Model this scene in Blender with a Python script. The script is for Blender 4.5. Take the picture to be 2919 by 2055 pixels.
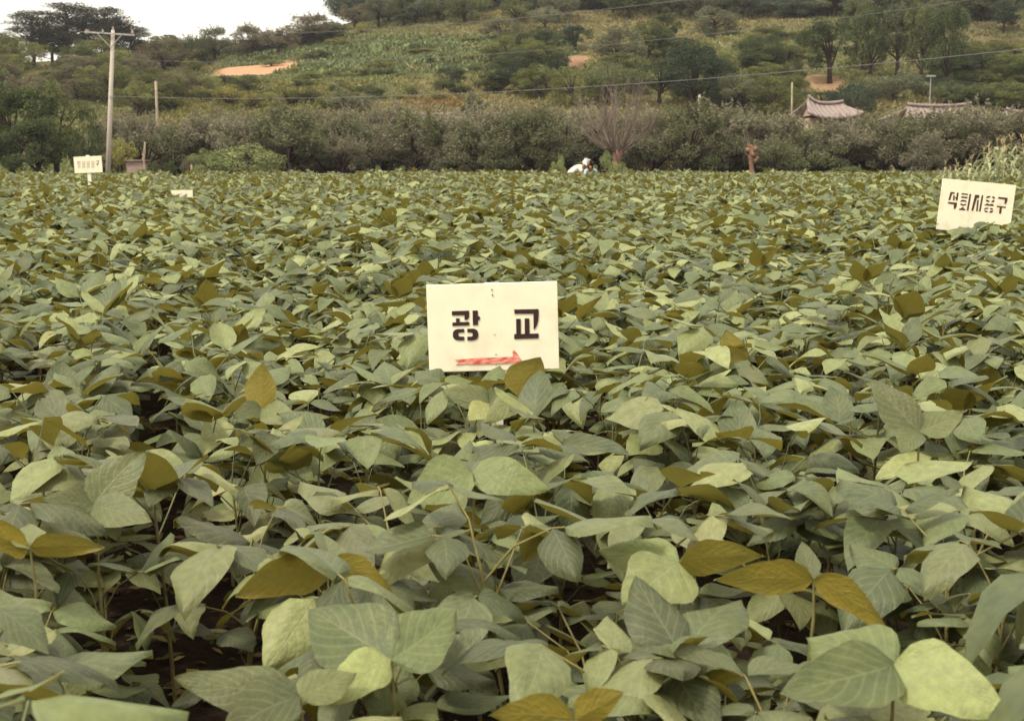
import bpy, math, random
import numpy as np
from mathutils import Vector, Matrix, Euler
R = math.radians
for o in list(bpy.data.objects): bpy.data.objects.remove(o)
scene = bpy.context.scene
C = scene.collection
rng = np.random.default_rng(7)
random.seed(7)

# ------------------------------------------------------------------ camera
PW, PH, FPX = 2919.0, 2055.0, 4054.0
CAMZ = 1.40
PITCH = math.atan((PH/2 - 445.0)/FPX)
cam = bpy.data.cameras.new('camera'); cam.sensor_width = 36; cam.lens = 36*FPX/PW
cam.clip_start = 0.05; cam.clip_end = 4000
cam.dof.use_dof = True; cam.dof.focus_distance = 6.0; cam.dof.aperture_fstop = 10
camo = bpy.data.objects.new('camera', cam); C.objects.link(camo)
camo.location = (0, 0, CAMZ); camo.rotation_euler = (math.pi/2 - PITCH, 0, 0)
scene.camera = camo
# ------------------------------------------------------------------ sky, sun, exposure
SUN_EL, SUN_AZ = R(57), R(-132)          # azimuth measured from +Y towards +X
w = bpy.data.worlds.new('World'); scene.world = w; w.use_nodes = True
nt = w.node_tree; nt.nodes.clear()
out = nt.nodes.new('ShaderNodeOutputWorld'); bg = nt.nodes.new('ShaderNodeBackground')
sky = nt.nodes.new('ShaderNodeTexSky'); sky.sky_type = 'NISHITA'; sky.sun_disc = False
sky.sun_elevation = SUN_EL; sky.sun_rotation = SUN_AZ; sky.air_density = 1.2; sky.dust_density = 5
bg2 = nt.nodes.new('ShaderNodeBackground'); add = nt.nodes.new('ShaderNodeAddShader')
geo = nt.nodes.new('ShaderNodeTexCoord'); sep = nt.nodes.new('ShaderNodeSeparateXYZ')
rmp = nt.nodes.new('ShaderNodeMapRange')
nt.links.new(geo.outputs['Generated'], sep.inputs[0]); nt.links.new(sep.outputs['Z'], rmp.inputs['Value'])
rmp.inputs['From Min'].default_value = 0.0; rmp.inputs['From Max'].default_value = 1.0
rmp.inputs['To Min'].default_value = 0.80; rmp.inputs['To Max'].default_value = 1.10
nt.links.new(rmp.outputs[0], bg2.inputs['Strength'])
bg2.inputs['Color'].default_value = (1.0, 0.93, 0.78, 1)      # pale overcast cloud
nt.links.new(sky.outputs[0], bg.inputs['Color']); bg.inputs['Strength'].default_value = 0.05
nt.links.new(bg.outputs[0], add.inputs[0]); nt.links.new(bg2.outputs[0], add.inputs[1])
nt.links.new(add.outputs[0], out.inputs[0])
sl = bpy.data.lights.new('sun', 'SUN'); sl.energy = 2.0; sl.angle = R(9); sl.color = (1, 0.93, 0.80)
so = bpy.data.objects.new('sun', sl); C.objects.link(so)
sd = Vector((math.sin(SUN_AZ)*math.cos(SUN_EL), math.cos(SUN_AZ)*math.cos(SUN_EL), math.sin(SUN_EL)))
so.rotation_euler = sd.to_track_quat('Z', 'Y').to_euler()
scene.view_settings.view_transform = 'Standard'; scene.view_settings.look = 'None'
scene.view_settings.exposure = 0.6; scene.view_settings.gamma = 1
scene.cycles.max_bounces = 6; scene.cycles.diffuse_bounces = 3; scene.cycles.transmission_bounces = 3

# ------------------------------------------------------------------ haze (air over the whole place)
def haze_box():
    v = [(x, y, z) for z in (-1.0, 75.0) for y in (-330.0, 640.0) for x in (-520.0, 520.0)]
    me = bpy.data.meshes.new('haze'); me.from_pydata(v, [], [(0,2,3,1), (4,5,7,6), (0,1,5,4), (2,6,7,3), (0,4,6,2), (1,3,7,5)]); me.update()
    m = bpy.data.materials.new('haze'); m.use_nodes = True; n = m.node_tree; n.nodes.clear()
    o = n.nodes.new('ShaderNodeOutputMaterial'); p = n.nodes.new('ShaderNodeVolumePrincipled')
    p.inputs['Color'].default_value = (.93, .93, 1.0, 1); p.inputs['Density'].default_value = HAZE; p.inputs['Anisotropy'].default_value = .2
    n.links.new(p.outputs[0], o.inputs['Volume']); me.materials.append(m)
    ob = bpy.data.objects.new('haze', me); C.objects.link(ob); ob['kind'] = 'stuff'; ob['label'] = 'thin pale haze in the air over the field and hill'
HAZE = .00022
haze_box()
# ------------------------------------------------------------------ helpers
def at(x, y, Y):
    """World point seen at photo pixel (x, y) at distance Y along the ground."""
    cx, cy = (x - PW/2)/FPX, (PH/2 - y)/FPX
    c, s = math.cos(PITCH), math.sin(PITCH)
    dy, dz = c + cy*s, -s + cy*c
    k = Y/dy
    return Vector((cx*k, Y, CAMZ + dz*k))
def proj(X, Y, Z):
    c, s = math.cos(PITCH), math.sin(PITCH)
    dz = Z - CAMZ
    f = Y*c - dz*s; u = Y*s + dz*c
    return PW/2 + X/f*FPX, PH/2 - u/f*FPX
def tag(o, label=None, cat=None, group=None, kind=None):
    if label: o['label'] = label
    if cat: o['category'] = cat
    if group: o['group'] = group
    if kind: o['kind'] = kind
    return o
def empty(name, loc=(0, 0, 0), rz=0.0):
    o = bpy.data.objects.new(name, None); C.objects.link(o)
    o.location = loc; o.rotation_euler = (0, 0, rz); o.empty_display_size = .2
    return o
def link(name, me, parent=None, mat=None):
    o = bpy.data.objects.new(name, me); C.objects.link(o)
    if parent: o.parent = parent
    if mat and not me.materials: me.materials.append(mat)
    return o
def np_mesh(name, V, F, col=None, uv=None, smooth=False, mat=None):
    """V (n,3), F (m,4) quads or (m,3)"""
    me = bpy.data.meshes.new(name)
    V = np.asarray(V, np.float32); F = np.asarray(F, np.int32); k = F.shape[1]
    me.vertices.add(len(V)); me.vertices.foreach_set('co', V.ravel())
    me.loops.add(F.size); me.loops.foreach_set('vertex_index', F.ravel())
    me.polygons.add(len(F)); me.polygons.foreach_set('loop_start', np.arange(0, F.size, k, dtype=np.int32))
    me.update(calc_edges=True)
    if smooth: me.polygons.foreach_set('use_smooth', np.ones(len(F), bool))
    if col is not None:
        a = me.attributes.new('col', 'FLOAT_COLOR', 'POINT')
        c4 = np.ones((len(V), 4), np.float32); c4[:, :3] = col
        a.data.foreach_set('color', c4.ravel())
    if uv is not None:
        l = me.uv_layers.new(name='UVMap'); l.data.foreach_set('uv', np.asarray(uv, np.float32)[F.ravel()].ravel())
    if mat: me.materials.append(mat)
    return me
class MB:
    def __init__(s): s.v = []; s.f = []
    def add(s, V, F):
        n = len(s.v); s.v += [tuple(p) for p in V]; s.f += [tuple(i+n for i in f) for f in F]
    def box(s, c, d, rot=None):
        c = Vector(c); M = rot or Matrix.Identity(3); P = []
        for z in (-1, 1):
            for y in (-1, 1):
                for x in (-1, 1): P.append(c + M @ Vector((x*d[0]/2, y*d[1]/2, z*d[2]/2)))
        s.add(P, [(0,2,3,1), (4,5,7,6), (0,1,5,4), (2,6,7,3), (0,4,6,2), (1,3,7,5)])
    def tube(s, pts, rad, n=6, cap=True):
        pts = [Vector(p) for p in pts]; V = []; F = []
        up = Vector((0.13, 0.21, 0.97)).normalized(); prev = None
        for i, p in enumerate(pts):
            t = (pts[min(i+1, len(pts)-1)] - pts[max(i-1, 0)])
            t = t.normalized() if t.length > 1e-9 else Vector((0, 0, 1))
            a = t.cross(up if abs(t.dot(up)) < .95 else Vector((1, 0, 0))).normalized() if prev is None else (prev - t*prev.dot(t)).normalized()
            prev = a; b = t.cross(a); r = rad[i] if hasattr(rad, '__len__') else rad
            for k in range(n):
                q = 2*math.pi*k/n; V.append(p + a*(math.cos(q)*r) + b*(math.sin(q)*r))
        for i in range(len(pts)-1):
            for k in range(n):
                k2 = (k+1) % n; F.append((i*n+k, i*n+k2, (i+1)*n+k2, (i+1)*n+k))
        if cap: F.append(tuple(range(n))[::-1]); F.append(tuple((len(pts)-1)*n+k for k in range(n)))
        s.add(V, F)
    def mesh(s, name, mat=None, smooth=False):
        me = bpy.data.meshes.new(name); me.from_pydata([tuple(p) for p in s.v], [], s.f); me.update()
        if smooth:
            for p in me.polygons: p.use_smooth = True
        if mat: me.materials.append(mat)
        return me
    def build(s, name, mat, parent=None, smooth=False): return link(name, s.mesh(name, mat, smooth), parent)

# ------------------------------------------------------------------ materials
def newmat(name):
    m = bpy.data.materials.new(name); m.use_nodes = True; n = m.node_tree; n.nodes.clear()
    o = n.nodes.new('ShaderNodeOutputMaterial'); return m, n, o
def N(n, t, **kw):
    x = n.nodes.new(t)
    for k, v in kw.items():
        if k.startswith('i_'): x.inputs[k[2:].replace('_', ' ')].default_value = v
        else: setattr(x, k, v)
    return x
def mixc(n, a, b, fac, typ='MIX'):
    m = n.nodes.new('ShaderNodeMix'); m.data_type = 'RGBA'; m.blend_type = typ
    for s, v in ((0, fac), (6, a), (7, b)):
        if hasattr(v, 'links') or hasattr(v, 'is_linked'): n.links.new(v, m.inputs[s])
        else: m.inputs[s].default_value = v
    return m.outputs[2]
def rgba(c): return (c[0], c[1], c[2], 1)
def flat_mat(name, col, rough=.7, noise=.25, scale=8., dirt=None, bump=.0, spec=.3):
    m, n, o = newmat(name)
    p = N(n, 'ShaderNodeBsdfPrincipled'); p.inputs['Roughness'].default_value = rough; p.inputs['Specular IOR Level'].default_value = spec
    tc = N(n, 'ShaderNodeTexCoord'); nz = N(n, 'ShaderNodeTexNoise'); nz.inputs['Scale'].default_value = scale; nz.inputs['Detail'].default_value = 6
    n.links.new(tc.outputs['Object'], nz.inputs['Vector'])
    lo = tuple(c*(1-noise) for c in col); hi = tuple(min(1, c*(1+noise)) for c in col)
    mr = N(n, 'ShaderNodeMapRange'); mr.inputs[1].default_value = .3; mr.inputs[2].default_value = .7; n.links.new(nz.outputs[0], mr.inputs[0])
    c = mixc(n, rgba(lo), rgba(hi), mr.outputs[0])
    if dirt:
        n2 = N(n, 'ShaderNodeTexNoise'); n2.inputs['Scale'].default_value = scale*.35; n2.inputs['Detail'].default_value = 8
        n.links.new(tc.outputs['Object'], n2.inputs['Vector'])
        r2 = N(n, 'ShaderNodeMapRange'); r2.inputs[1].default_value = .52; r2.inputs[2].default_value = .75; n.links.new(n2.outputs[0], r2.inputs[0])
        c = mixc(n, c, rgba(dirt), r2.outputs[0])
    n.links.new(c, p.inputs['Base Color'])
    if bump:
        b = N(n, 'ShaderNodeBump'); b.inputs['Strength'].default_value = bump; b.inputs['Distance'].default_value = .02
        n.links.new(nz.outputs[0], b.inputs['Height']); n.links.new(b.outputs[0], p.inputs['Normal'])
    n.links.new(p.outputs[0], o.inputs[0]); return m

def crown_mat(name, trans=.25, under=None):
    """Leaves whose colour comes from the per-leaf 'col' attribute and the object's own colour."""
    m, n, o = newmat(name)
    at_ = N(n, 'ShaderNodeAttribute', attribute_name='col'); oi = N(n, 'ShaderNodeObjectInfo')
    c = mixc(n, at_.outputs['Color'], oi.outputs['Color'], 1.0, 'MULTIPLY')
    d = N(n, 'ShaderNodeBsdfDiffuse'); t = N(n, 'ShaderNodeBsdfTranslucent')
    n.links.new(c, d.inputs[0]); n.links.new(c, t.inputs[0])
    mx = N(n, 'ShaderNodeMixShader'); mx.inputs[0].default_value = trans
    n.links.new(d.outputs[0], mx.inputs[1]); n.links.new(t.outputs[0], mx.inputs[2]); n.links.new(mx.outputs[0], o.inputs[0])
    return m

def soy_mat(name, detail=True):
    m, n, o = newmat(name)
    at_ = N(n, 'ShaderNodeAttribute', attribute_name='col'); oi = N(n, 'ShaderNodeObjectInfo')
    sep = N(n, 'ShaderNodeSeparateColor'); n.links.new(at_.outputs['Color'], sep.inputs[0])
    # r = per leaflet random, mixed with the object's own random
    ad = N(n, 'ShaderNodeMath', operation='ADD'); n.links.new(sep.outputs[0], ad.inputs[0]); n.links.new(oi.outputs['Random'], ad.inputs[1])
    fr = N(n, 'ShaderNodeMath', operation='FRACT'); n.links.new(ad.outputs[0], fr.inputs[0])
    rp = N(n, 'ShaderNodeValToRGB'); rp.color_ramp.interpolation = 'LINEAR'
    e = rp.color_ramp.elements
    stops = [(0.0, (.058, .074, .032)), (.25, (.084, .108, .048)), (.5, (.122, .152, .065)), (.72, (.175, .210, .080)), (.9, (.310, .338, .135)), (1.0, (.100, .116, .055))]
    e[0].position, e[0].color = stops[0][0], rgba(stops[0][1]); e[1].position, e[1].color = stops[-1][0], rgba(stops[-1][1])
    for p_, c_ in stops[1:-1]:
        q = e.new(p_); q.color = rgba(c_)
    n.links.new(fr.outputs[0], rp.inputs[0])
    top = rp.outputs[0]
    tc = N(n, 'ShaderNodeTexCoord')
    nz = N(n, 'ShaderNodeTexNoise'); nz.inputs['Scale'].default_value = 45; nz.inputs['Detail'].default_value = 5; nz.inputs['Roughness'].default_value = .65
    n.links.new(tc.outputs['Object'], nz.inputs['Vector'])
    top = mixc(n, top, nz.outputs[0], .6, 'OVERLAY')
    und = mixc(n, (.260, .195, .028, 1), (.160, .138, .028, 1), sep.outputs[1])
    nzl = N(n, 'ShaderNodeTexNoise'); nzl.inputs['Scale'].default_value = 14; nzl.inputs['Detail'].default_value = 3; n.links.new(tc.outputs['Object'], nzl.inputs['Vector'])
    rl = N(n, 'ShaderNodeMapRange'); rl.inputs[1].default_value = .4; rl.inputs[2].default_value = .7; rl.inputs[4].default_value = .55; n.links.new(nzl.outputs[0], rl.inputs[0])
    und = mixc(n, und, (.185, .175, .045, 1), rl.outputs[0])
    top = mixc(n, top, (.215, .215, .075, 1), mixc(n, (0, 0, 0, 1), (.45, .45, .45, 1), rl.outputs[0]))
    und = mixc(n, und, nz.outputs[0], .3, 'OVERLAY')
    pr = N(n, 'ShaderNodeBsdfPrincipled'); pr.inputs['Roughness'].default_value = .47; pr.inputs['Specular IOR Level'].default_value = .35
    if detail:
        uv = N(n, 'ShaderNodeUVMap'); su = N(n, 'ShaderNodeSeparateXYZ'); n.links.new(uv.outputs[0], su.inputs[0])
        def math_(op, a, b=None):
            x = N(n, 'ShaderNodeMath', operation=op)
            for i, v in enumerate((a, b)):
                if v is None: continue
                if isinstance(v, (int, float)): x.inputs[i].default_value = v
                else: n.links.new(v, x.inputs[i])
            return x.outputs[0]
        au = math_('ABSOLUTE', math_('SUBTRACT', su.outputs[0], .5))       # 0..0.5 from midrib
        ph = math_('SUBTRACT', math_('MULTIPLY', su.outputs[1], 44.), math_('MULTIPLY', au, 34.))
        vein = math_('POWER', math_('ABSOLUTE', math_('COSINE', math_('MULTIPLY', ph, .5))), 14.)
        mid = math_('SUBTRACT', 1.0, math_('MINIMUM', math_('MULTIPLY', au, 38.), 1.0))
        vv = math_('MAXIMUM', math_('MULTIPLY', vein, .55), mid)
        top = mixc(n, top, (.30, .32, .16, 1), math_('MULTIPLY', vv, .30))
        und = mixc(n, und, (.25, .20, .05, 1), math_('MULTIPLY', vv, .12))
        n3 = N(n, 'ShaderNodeTexNoise'); n3.inputs['Scale'].default_value = 70; n3.inputs['Detail'].default_value = 4; n.links.new(tc.outputs['Object'], n3.inputs['Vector'])
        rs = N(n, 'ShaderNodeMapRange'); rs.inputs[1].default_value = .68; rs.inputs[2].default_value = .74; n.links.new(n3.outputs[0], rs.inputs[0])
        top = mixc(n, top, (.30, .24, .10, 1), math_('MULTIPLY', rs.outputs[0], .6))      # yellow-brown blemishes
        n2 = N(n, 'ShaderNodeTexNoise'); n2.inputs['Scale'].default_value = 130; n2.inputs['Detail'].default_value = 3
        n.links.new(tc.outputs['Object'], n2.inputs['Vector'])
        hgt = math_('ADD', math_('MULTIPLY', vv, -.28), math_('MULTIPLY', n2.outputs[0], .9))
        b = N(n, 'ShaderNodeBump'); b.inputs['Strength'].default_value = .5; b.inputs['Distance'].default_value = .005
        n.links.new(hgt, b.inputs['Height']); n.links.new(b.outputs[0], pr.inputs['Normal'])
    g = N(n, 'ShaderNodeNewGeometry')
    top = mixc(n, top, oi.outputs['Color'], 1.0, 'MULTIPLY')
    c = mixc(n, top, und, g.outputs['Backfacing'])
    n.links.new(c, pr.inputs['Base Color'])
    t = N(n, 'ShaderNodeBsdfTranslucent'); tcx = mixc(n, c, (.24, .21, .035, 1), .6); n.links.new(tcx, t.inputs[0])
    mx = N(n, 'ShaderNodeMixShader'); mx.inputs[0].default_value = .27
    n.links.new(pr.outputs[0], mx.inputs[1]); n.links.new(t.outputs[0], mx.inputs[2]); n.links.new(mx.outputs[0], o.inputs[0])
    return m

M_SOY = soy_mat('soy_leaf', True); M_SOYF = soy_mat('soy_leaf_far', False)
M_STEM = flat_mat('soy_stem', (.20, .17, .06), .7, .25, 30)
M_CROWN = crown_mat('tree_leaves'); M_BARK = flat_mat('bark', (.05, .030, .024), .9, .4, 6, bump=.3)
M_TWIG = flat_mat('pale_twigs', (.165, .125, .098), .9, .3, 6)
M_PALE = flat_mat('pale_bark', (.30, .22, .15), .9, .3, 6)
M_SOIL = None

# ------------------------------------------------------------------ terrain
RID_X = np.array([-400, -110, -72, -47, -37.5, -30, -22.7, -12.8, 0, 36, 72, 150, 400.])
RID_Z = np.array([10, 13, 14.2, 15.6, 16.4, 18.2, 20.2, 22.0, 24, 27, 29, 31, 25.])
HX0, HY0, HY1 = -47.0, 80.0, 205.0
def wav(X, Y, s, k=0):
    return (np.sin(X/s + 1.3*k + .8*np.sin(Y/s*.7 + k)) + np.sin(Y/s*1.2 + 2.1*k + .9*np.sin(X/s*.6 + 1.7*k)))*.5
def H(X, Y):
    X = np.asarray(X, float); Y = np.asarray(Y, float)
    r = np.interp(X, RID_X, RID_Z)
    t = np.clip((Y - HY0)/(HY1 - HY0), 0, 1)
    s = t**1.12
    z = r*s
    st = 7.0                                       # terraces: gentle steps following the contour
    q = (z + .5*wav(X, Y, 30, 2))/ (st*.32); fr = q - np.floor(q)
    z = z + (np.clip((fr-.35)/.45, 0, 1) - fr)*.9*np.clip(t*6, 0, 1)*np.clip((1-t)*6, 0, 1)
    z = z + .35*wav(X, Y, 9, 1)*np.clip(t*4, 0, 1) + .8*wav(X, Y, 23, 3)*np.clip(t*3, 0, 1)*np.clip((1-t)*5, .25, 1)
    z = z + np.clip(Y-HY1, 0, 900)*np.where(X > -25, .03, -.01)
    # low bank behind the field
    z = z + .12*wav(X, Y, 3.1, 4)*np.clip((Y-61)/4, 0, 1)
    return z
def hit(x, y, y0=62, y1=420):
    Y = np.linspace(y0, y1, 3600)
    cx, cy = (x-PW/2)/FPX, (PH/2-y)/FPX; c, s = math.cos(PITCH), math.sin(PITCH)
    k = Y/(c+cy*s); X = cx*k; Z = CAMZ + (-s+cy*c)*k
    g = H(X, Y); i = np.argmax(Z <= g)
    if not (Z <= g).any(): i = np.argmin(np.abs(Y - HY1))
    return Vector((X[i], Y[i], g[i]))

def soil_fn(X, Y):
    s = np.zeros_like(X)
    for (px, py, hw, hd, a) in SOILS:
        p = hit(px, py)
        d = ((X-p.x)/hw)**2 + ((Y-p.y)/hd)**2 + .25*wav(X, Y, 1.2, 5)
        s = np.maximum(s, a*np.clip((1.15-d)*2.2, 0, 1))
    return s
SOILS = [(735, 194, 4.9, 7.5, 1.0), (2345, 236, 2.3, 3.0, .5), (1640, 165, 1.4, 3.0, .5)]
xs = np.concatenate([np.linspace(-500, -150, 12), np.arange(-140, 140.1, .8), np.linspace(150, 500, 12)])
ys = np.concatenate([np.linspace(-300, -4, 6), np.arange(-3, 60, 1.0), np.arange(60, 215, .8), np.linspace(216, 300, 30), np.linspace(330, 620, 8)])
GX, GY = np.meshgrid(xs, ys); GZ = H(GX, GY)
nx, ny = len(xs), len(ys)
idx = np.arange(nx*ny).reshape(ny, nx)
F = np.stack([idx[:-1, :-1].ravel(), idx[:-1, 1:].ravel(), idx[1:, 1:].ravel(), idx[1:, :-1].ravel()], 1)
soil = soil_fn(GX.ravel(), GY.ravel())
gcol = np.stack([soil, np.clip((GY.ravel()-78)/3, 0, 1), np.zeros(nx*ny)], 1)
def ground_mat():
    m, n, o = newmat('ground')
    a = N(n, 'ShaderNodeAttribute', attribute_name='col'); sp = N(n, 'ShaderNodeSeparateColor'); n.links.new(a.outputs['Color'], sp.inputs[0])
    tc = N(n, 'ShaderNodeTexCoord'); n1 = N(n, 'ShaderNodeTexNoise'); n1.inputs['Scale'].default_value = .16; n1.inputs['Detail'].default_value = 8; n1.inputs['Roughness'].default_value = .7
    n2 = N(n, 'ShaderNodeTexNoise'); n2.inputs['Scale'].default_value = 2.2; n2.inputs['Detail'].default_value = 8
    for q in (n1, n2): n.links.new(tc.outputs['Object'], q.inputs['Vector'])
    r1 = N(n, 'ShaderNodeMapRange'); r1.inputs[1].default_value = .38; r1.inputs[2].default_value = .62; n.links.new(n1.outputs[0], r1.inputs[0])
    g = mixc(n, (.085, .088, .040, 1), (.145, .120, .060, 1), r1.outputs[0])
    g = mixc(n, g, n2.outputs[0], .6, 'OVERLAY')
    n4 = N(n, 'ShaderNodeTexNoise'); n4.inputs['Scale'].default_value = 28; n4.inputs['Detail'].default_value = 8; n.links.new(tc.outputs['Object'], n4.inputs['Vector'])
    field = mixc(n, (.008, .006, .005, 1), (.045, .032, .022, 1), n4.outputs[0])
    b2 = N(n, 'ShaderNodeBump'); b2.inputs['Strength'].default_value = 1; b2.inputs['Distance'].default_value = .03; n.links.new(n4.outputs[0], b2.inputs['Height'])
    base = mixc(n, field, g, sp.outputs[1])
    sc = mixc(n, (.30, .15, .08, 1), (.50, .32, .20, 1), n2.outputs[0])
    base = mixc(n, base, sc, sp.outputs[0])
    p = N(n, 'ShaderNodeBsdfDiffuse'); n.links.new(base, p.inputs[0])
    b = N(n, 'ShaderNodeBump'); b.inputs['Strength'].default_value = .7; b.inputs['Distance'].default_value = .15
    n.links.new(n2.outputs[0], b.inputs['Height']); n.links.new(b2.outputs[0], b.inputs['Normal']); n.links.new(b.outputs[0], p.inputs['Normal'])
    n.links.new(p.outputs[0], o.inputs[0]); return m
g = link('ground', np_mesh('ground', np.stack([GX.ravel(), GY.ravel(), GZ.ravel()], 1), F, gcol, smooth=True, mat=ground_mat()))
tag(g, kind='structure')

# ------------------------------------------------------------------ bulk leaf quads
def unit(v): return v/np.maximum(np.linalg.norm(v, axis=-1, keepdims=True), 1e-9)
def quads(P, D, S, asp, col, r, nrm=None):
    """Rhombic leaves at P, long axis D, length S, width S*asp; random facing unless nrm given."""
    n = len(P); D = unit(D)
    if nrm is None: nrm = unit(r.normal(size=(n, 3)))
    B = unit(np.cross(nrm, D)); S = np.asarray(S)[:, None]
    up = unit(np.cross(D, B))
    V = np.stack([P - D*S/2, P + B*S*asp/2 + up*S*.06, P + D*S/2, P - B*S*asp/2 + up*S*.06], 1).reshape(-1, 3)
    F = np.arange(4*n).reshape(n, 4)
    return V, F, np.repeat(col, 4, axis=0)
def pal(r, n, cols, jit=.18):
    cols = np.array(cols); i = r.integers(0, len(cols), n)
    c = cols[i]*(1 + r.normal(size=(n, 1))*jit) * (1 + r.normal(size=(n, 3))*.04)
    return np.clip(c, .004, 1)

def make_crown(r, kind):
    """One crown in a 3 m wide, 3 m high frame (base at z=0) -> leaf mesh data and limb mesh."""
    mb = MB(); P = []; D = []; S = []; Cc = []
    if kind in ('bush', 'tree', 'grove', 'belt'):
        zc, rz = {'bush': (1.35, 1.55), 'tree': (1.7, 1.3), 'grove': (1.65, 1.4), 'belt': (1.55, 1.35)}[kind]
        K = {'bush': 30, 'tree': 40, 'grove': 46, 'belt': 46}[kind]; n = {'bush': 7500, 'tree': 8500, 'grove': 8500, 'belt': 11000}[kind]
        th = r.uniform(0, 2*np.pi, K); ph = np.arccos(r.uniform({'bush': -.85, 'belt': -.55}.get(kind, -.75), 1, K)); rr = r.uniform(.45, 1.0, K)**.6
        cen = np.stack([np.sin(ph)*np.cos(th)*rr*1.25, np.sin(ph)*np.sin(th)*rr*1.25, zc + np.cos(ph)*rr*rz*.86], 1)
        cen += r.normal(size=cen.shape)*.1; cen[:, 2] = np.maximum(cen[:, 2], .25)
        rad = r.uniform(.28, .52, K) if kind == 'bush' else r.uniform(.2, .42, K); cb = 1 + r.normal(size=K)*.16
        k = r.choice(K, n, p=rad**2/np.sum(rad**2))
        dv = unit(r.normal(size=(n, 3))); q = r.uniform(.3, 1, n)**.5
        P = cen[k] + dv*(rad[k]*q)[:, None]*np.array([1, 1, .8])
        D = dv + r.normal(size=(n, 3))*.9; S = r.uniform(.05, .12, n)*(.85 if kind == 'belt' else 1); asp = .55
        Cc = pal(r, n, [(.85, .9, .8), (1, 1, 1), (1.25, 1.2, 1.05), (.7, .75, .75)], .15)*cb[k][:, None]
        if kind == 'belt':                                  # upright shoots feather the outline
            ns = 90; b_ = cen[r.integers(0, K, ns)]; b_ = b_[b_[:, 2] > 1.5]; ns = len(b_); dr = unit(b_*np.array([.5, .5, 0]) + r.normal(size=(ns, 3))*.25 + np.array([0, 0, 1.0])); ln = r.uniform(.35, .75, ns)
            t_ = r.uniform(.3, 1, (ns, 22)); q_ = (b_[:, None] + dr[:, None]*(ln[:, None]*t_)[..., None] + r.normal(size=(ns, 22, 3))*.03).reshape(-1, 3)
            P = np.concatenate([P, q_]); D = np.concatenate([D, np.repeat(dr, 22, 0) + r.normal(size=q_.shape)*.5]); S = np.concatenate([S, r.uniform(.05, .10, len(q_))]); Cc = np.concatenate([Cc, pal(r, len(q_), [(1.1, 1.1, 1.05), (1.2, 1.15, 1.1)], .12)])
        mb.tube([(0, 0, -.2), (.03, .02, .6), (0, 0, 1.3)], [.13, .1, .06], 7)
        for c in cen[:14]:
            a = Vector((0, 0, r.uniform(.4, 1.1))); c = Vector(c); m = (a+c)/2 + Vector((0, 0, .12))
            mb.tube([a, m, c], [.05, .035, .012], 5)
    elif kind == 'pine':
        K = 90; n = 13000; th = r.uniform(0, 2*np.pi, K); lev = r.uniform(0, 1, K)
        rr = (r.uniform(.1, 1, K)**.6)*1.45*(1 - .55*lev**2)
        cen = np.stack([np.cos(th)*rr, np.sin(th)*rr, 1.05 + 1.85*lev - .25*(rr/1.5)], 1)
        rad = r.uniform(.26, .5, K); k = r.choice(K, n, p=rad**2/np.sum(rad**2))
        dv = unit(r.normal(size=(n, 3))); q = r.uniform(0, 1, n)**.5
        P = cen[k] + dv*(rad[k]*q)[:, None]*np.array([1.2, 1.2, .36])
        D = dv*np.array([1, 1, .5]) + np.array([0, 0, .35]); S = r.uniform(.05, .11, n); asp = .35
        Cc = pal(r, n, [(.9, .95, .9), (1.1, 1.1, 1), (.7, .7, .75)], .15)
        mb.tube([(0, 0, -.3), (.05, 0, .7), (.0, .05, 1.6), (.04, 0, 2.6)], [.10, .085, .06, .02], 7)
        for c in cen[:30]:
            z = max(.5, c[2] - .35); mb.tube([(0.02, 0, z), (c[0]*.5, c[1]*.5, z+.15), tuple(c)], [.035, .025, .01], 5)
    elif kind in ('hedge', 'scrub'):
        ns = 170 if kind == 'hedge' else 90
        for i in range(ns):
            a = r.uniform(0, 2*np.pi); sp = r.uniform(0, 1)**.7
            b0 = Vector((math.cos(a)*.25*sp, math.sin(a)*.25*sp, .15 + .35*r.uniform()))
            hgt = r.uniform(1.5, 2.5)*(1 - .34*sp**3) ; out_ = sp*r.uniform(.8, 1.5)
            tip = Vector((math.cos(a)*out_, math.sin(a)*out_, b0.z + hgt))
            mid = b0.lerp(tip, .5) + Vector((math.cos(a), math.sin(a), 0))*.16*sp + Vector((r.normal()*.06, r.normal()*.06, 0))
            if i % 3 == 0: mb.tube([b0, mid, tip], [.026, .016, .006], 4, False)
            m = int(38 if kind == 'hedge' else 34); t = (.36 + .68*r.uniform(0, 1, m)**.75)[:, None]
            b0n, mn, tn = np.array(b0), np.array(mid), np.array(tip)
            p = (1-t)**2*b0n + 2*t*(1-t)*mn + t*t*tn
            P.append(p + r.normal(size=p.shape)*.085)
            d = (tn-b0n)[None]/np.linalg.norm(tn-b0n) + r.normal(size=p.shape)*.75; D.append(d)
            cc = pal(r, m, [(.9, .95, .8), (1, 1, 1), (1.2, 1.15, 1.1), (.95, .8, .75)], .15)*(1+r.normal()*.15); cc = cc*(.9+.2*math.sin(3*a+i*.01)); Cc.append(cc)
        P = np.concatenate(P); D = np.concatenate(D); Cc = np.concatenate(Cc); n = len(P); S = r.uniform(.08, .17, n); asp = .46
        # skirt of low foliage
        for i in range(7):
            a = r.uniform(0, 6.28); mb.tube([(math.cos(a)*.08, math.sin(a)*.08, -.15), (math.cos(a)*.2, math.sin(a)*.2, .6), (math.cos(a)*.6, math.sin(a)*.6, 1.5)], [.055, .04, .02], 6)
    V, F, cc = quads(np.array(P), np.array(D), S, asp, np.array(Cc), r, nrm=unit(r.normal(size=(len(P), 3)) + np.array([0, 0, .8])))
    return np_mesh(kind+'_crown', V, F, cc, mat=M_CROWN), mb.mesh(kind+'_trunk', M_BARK, True)
PROTO = {}
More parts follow.
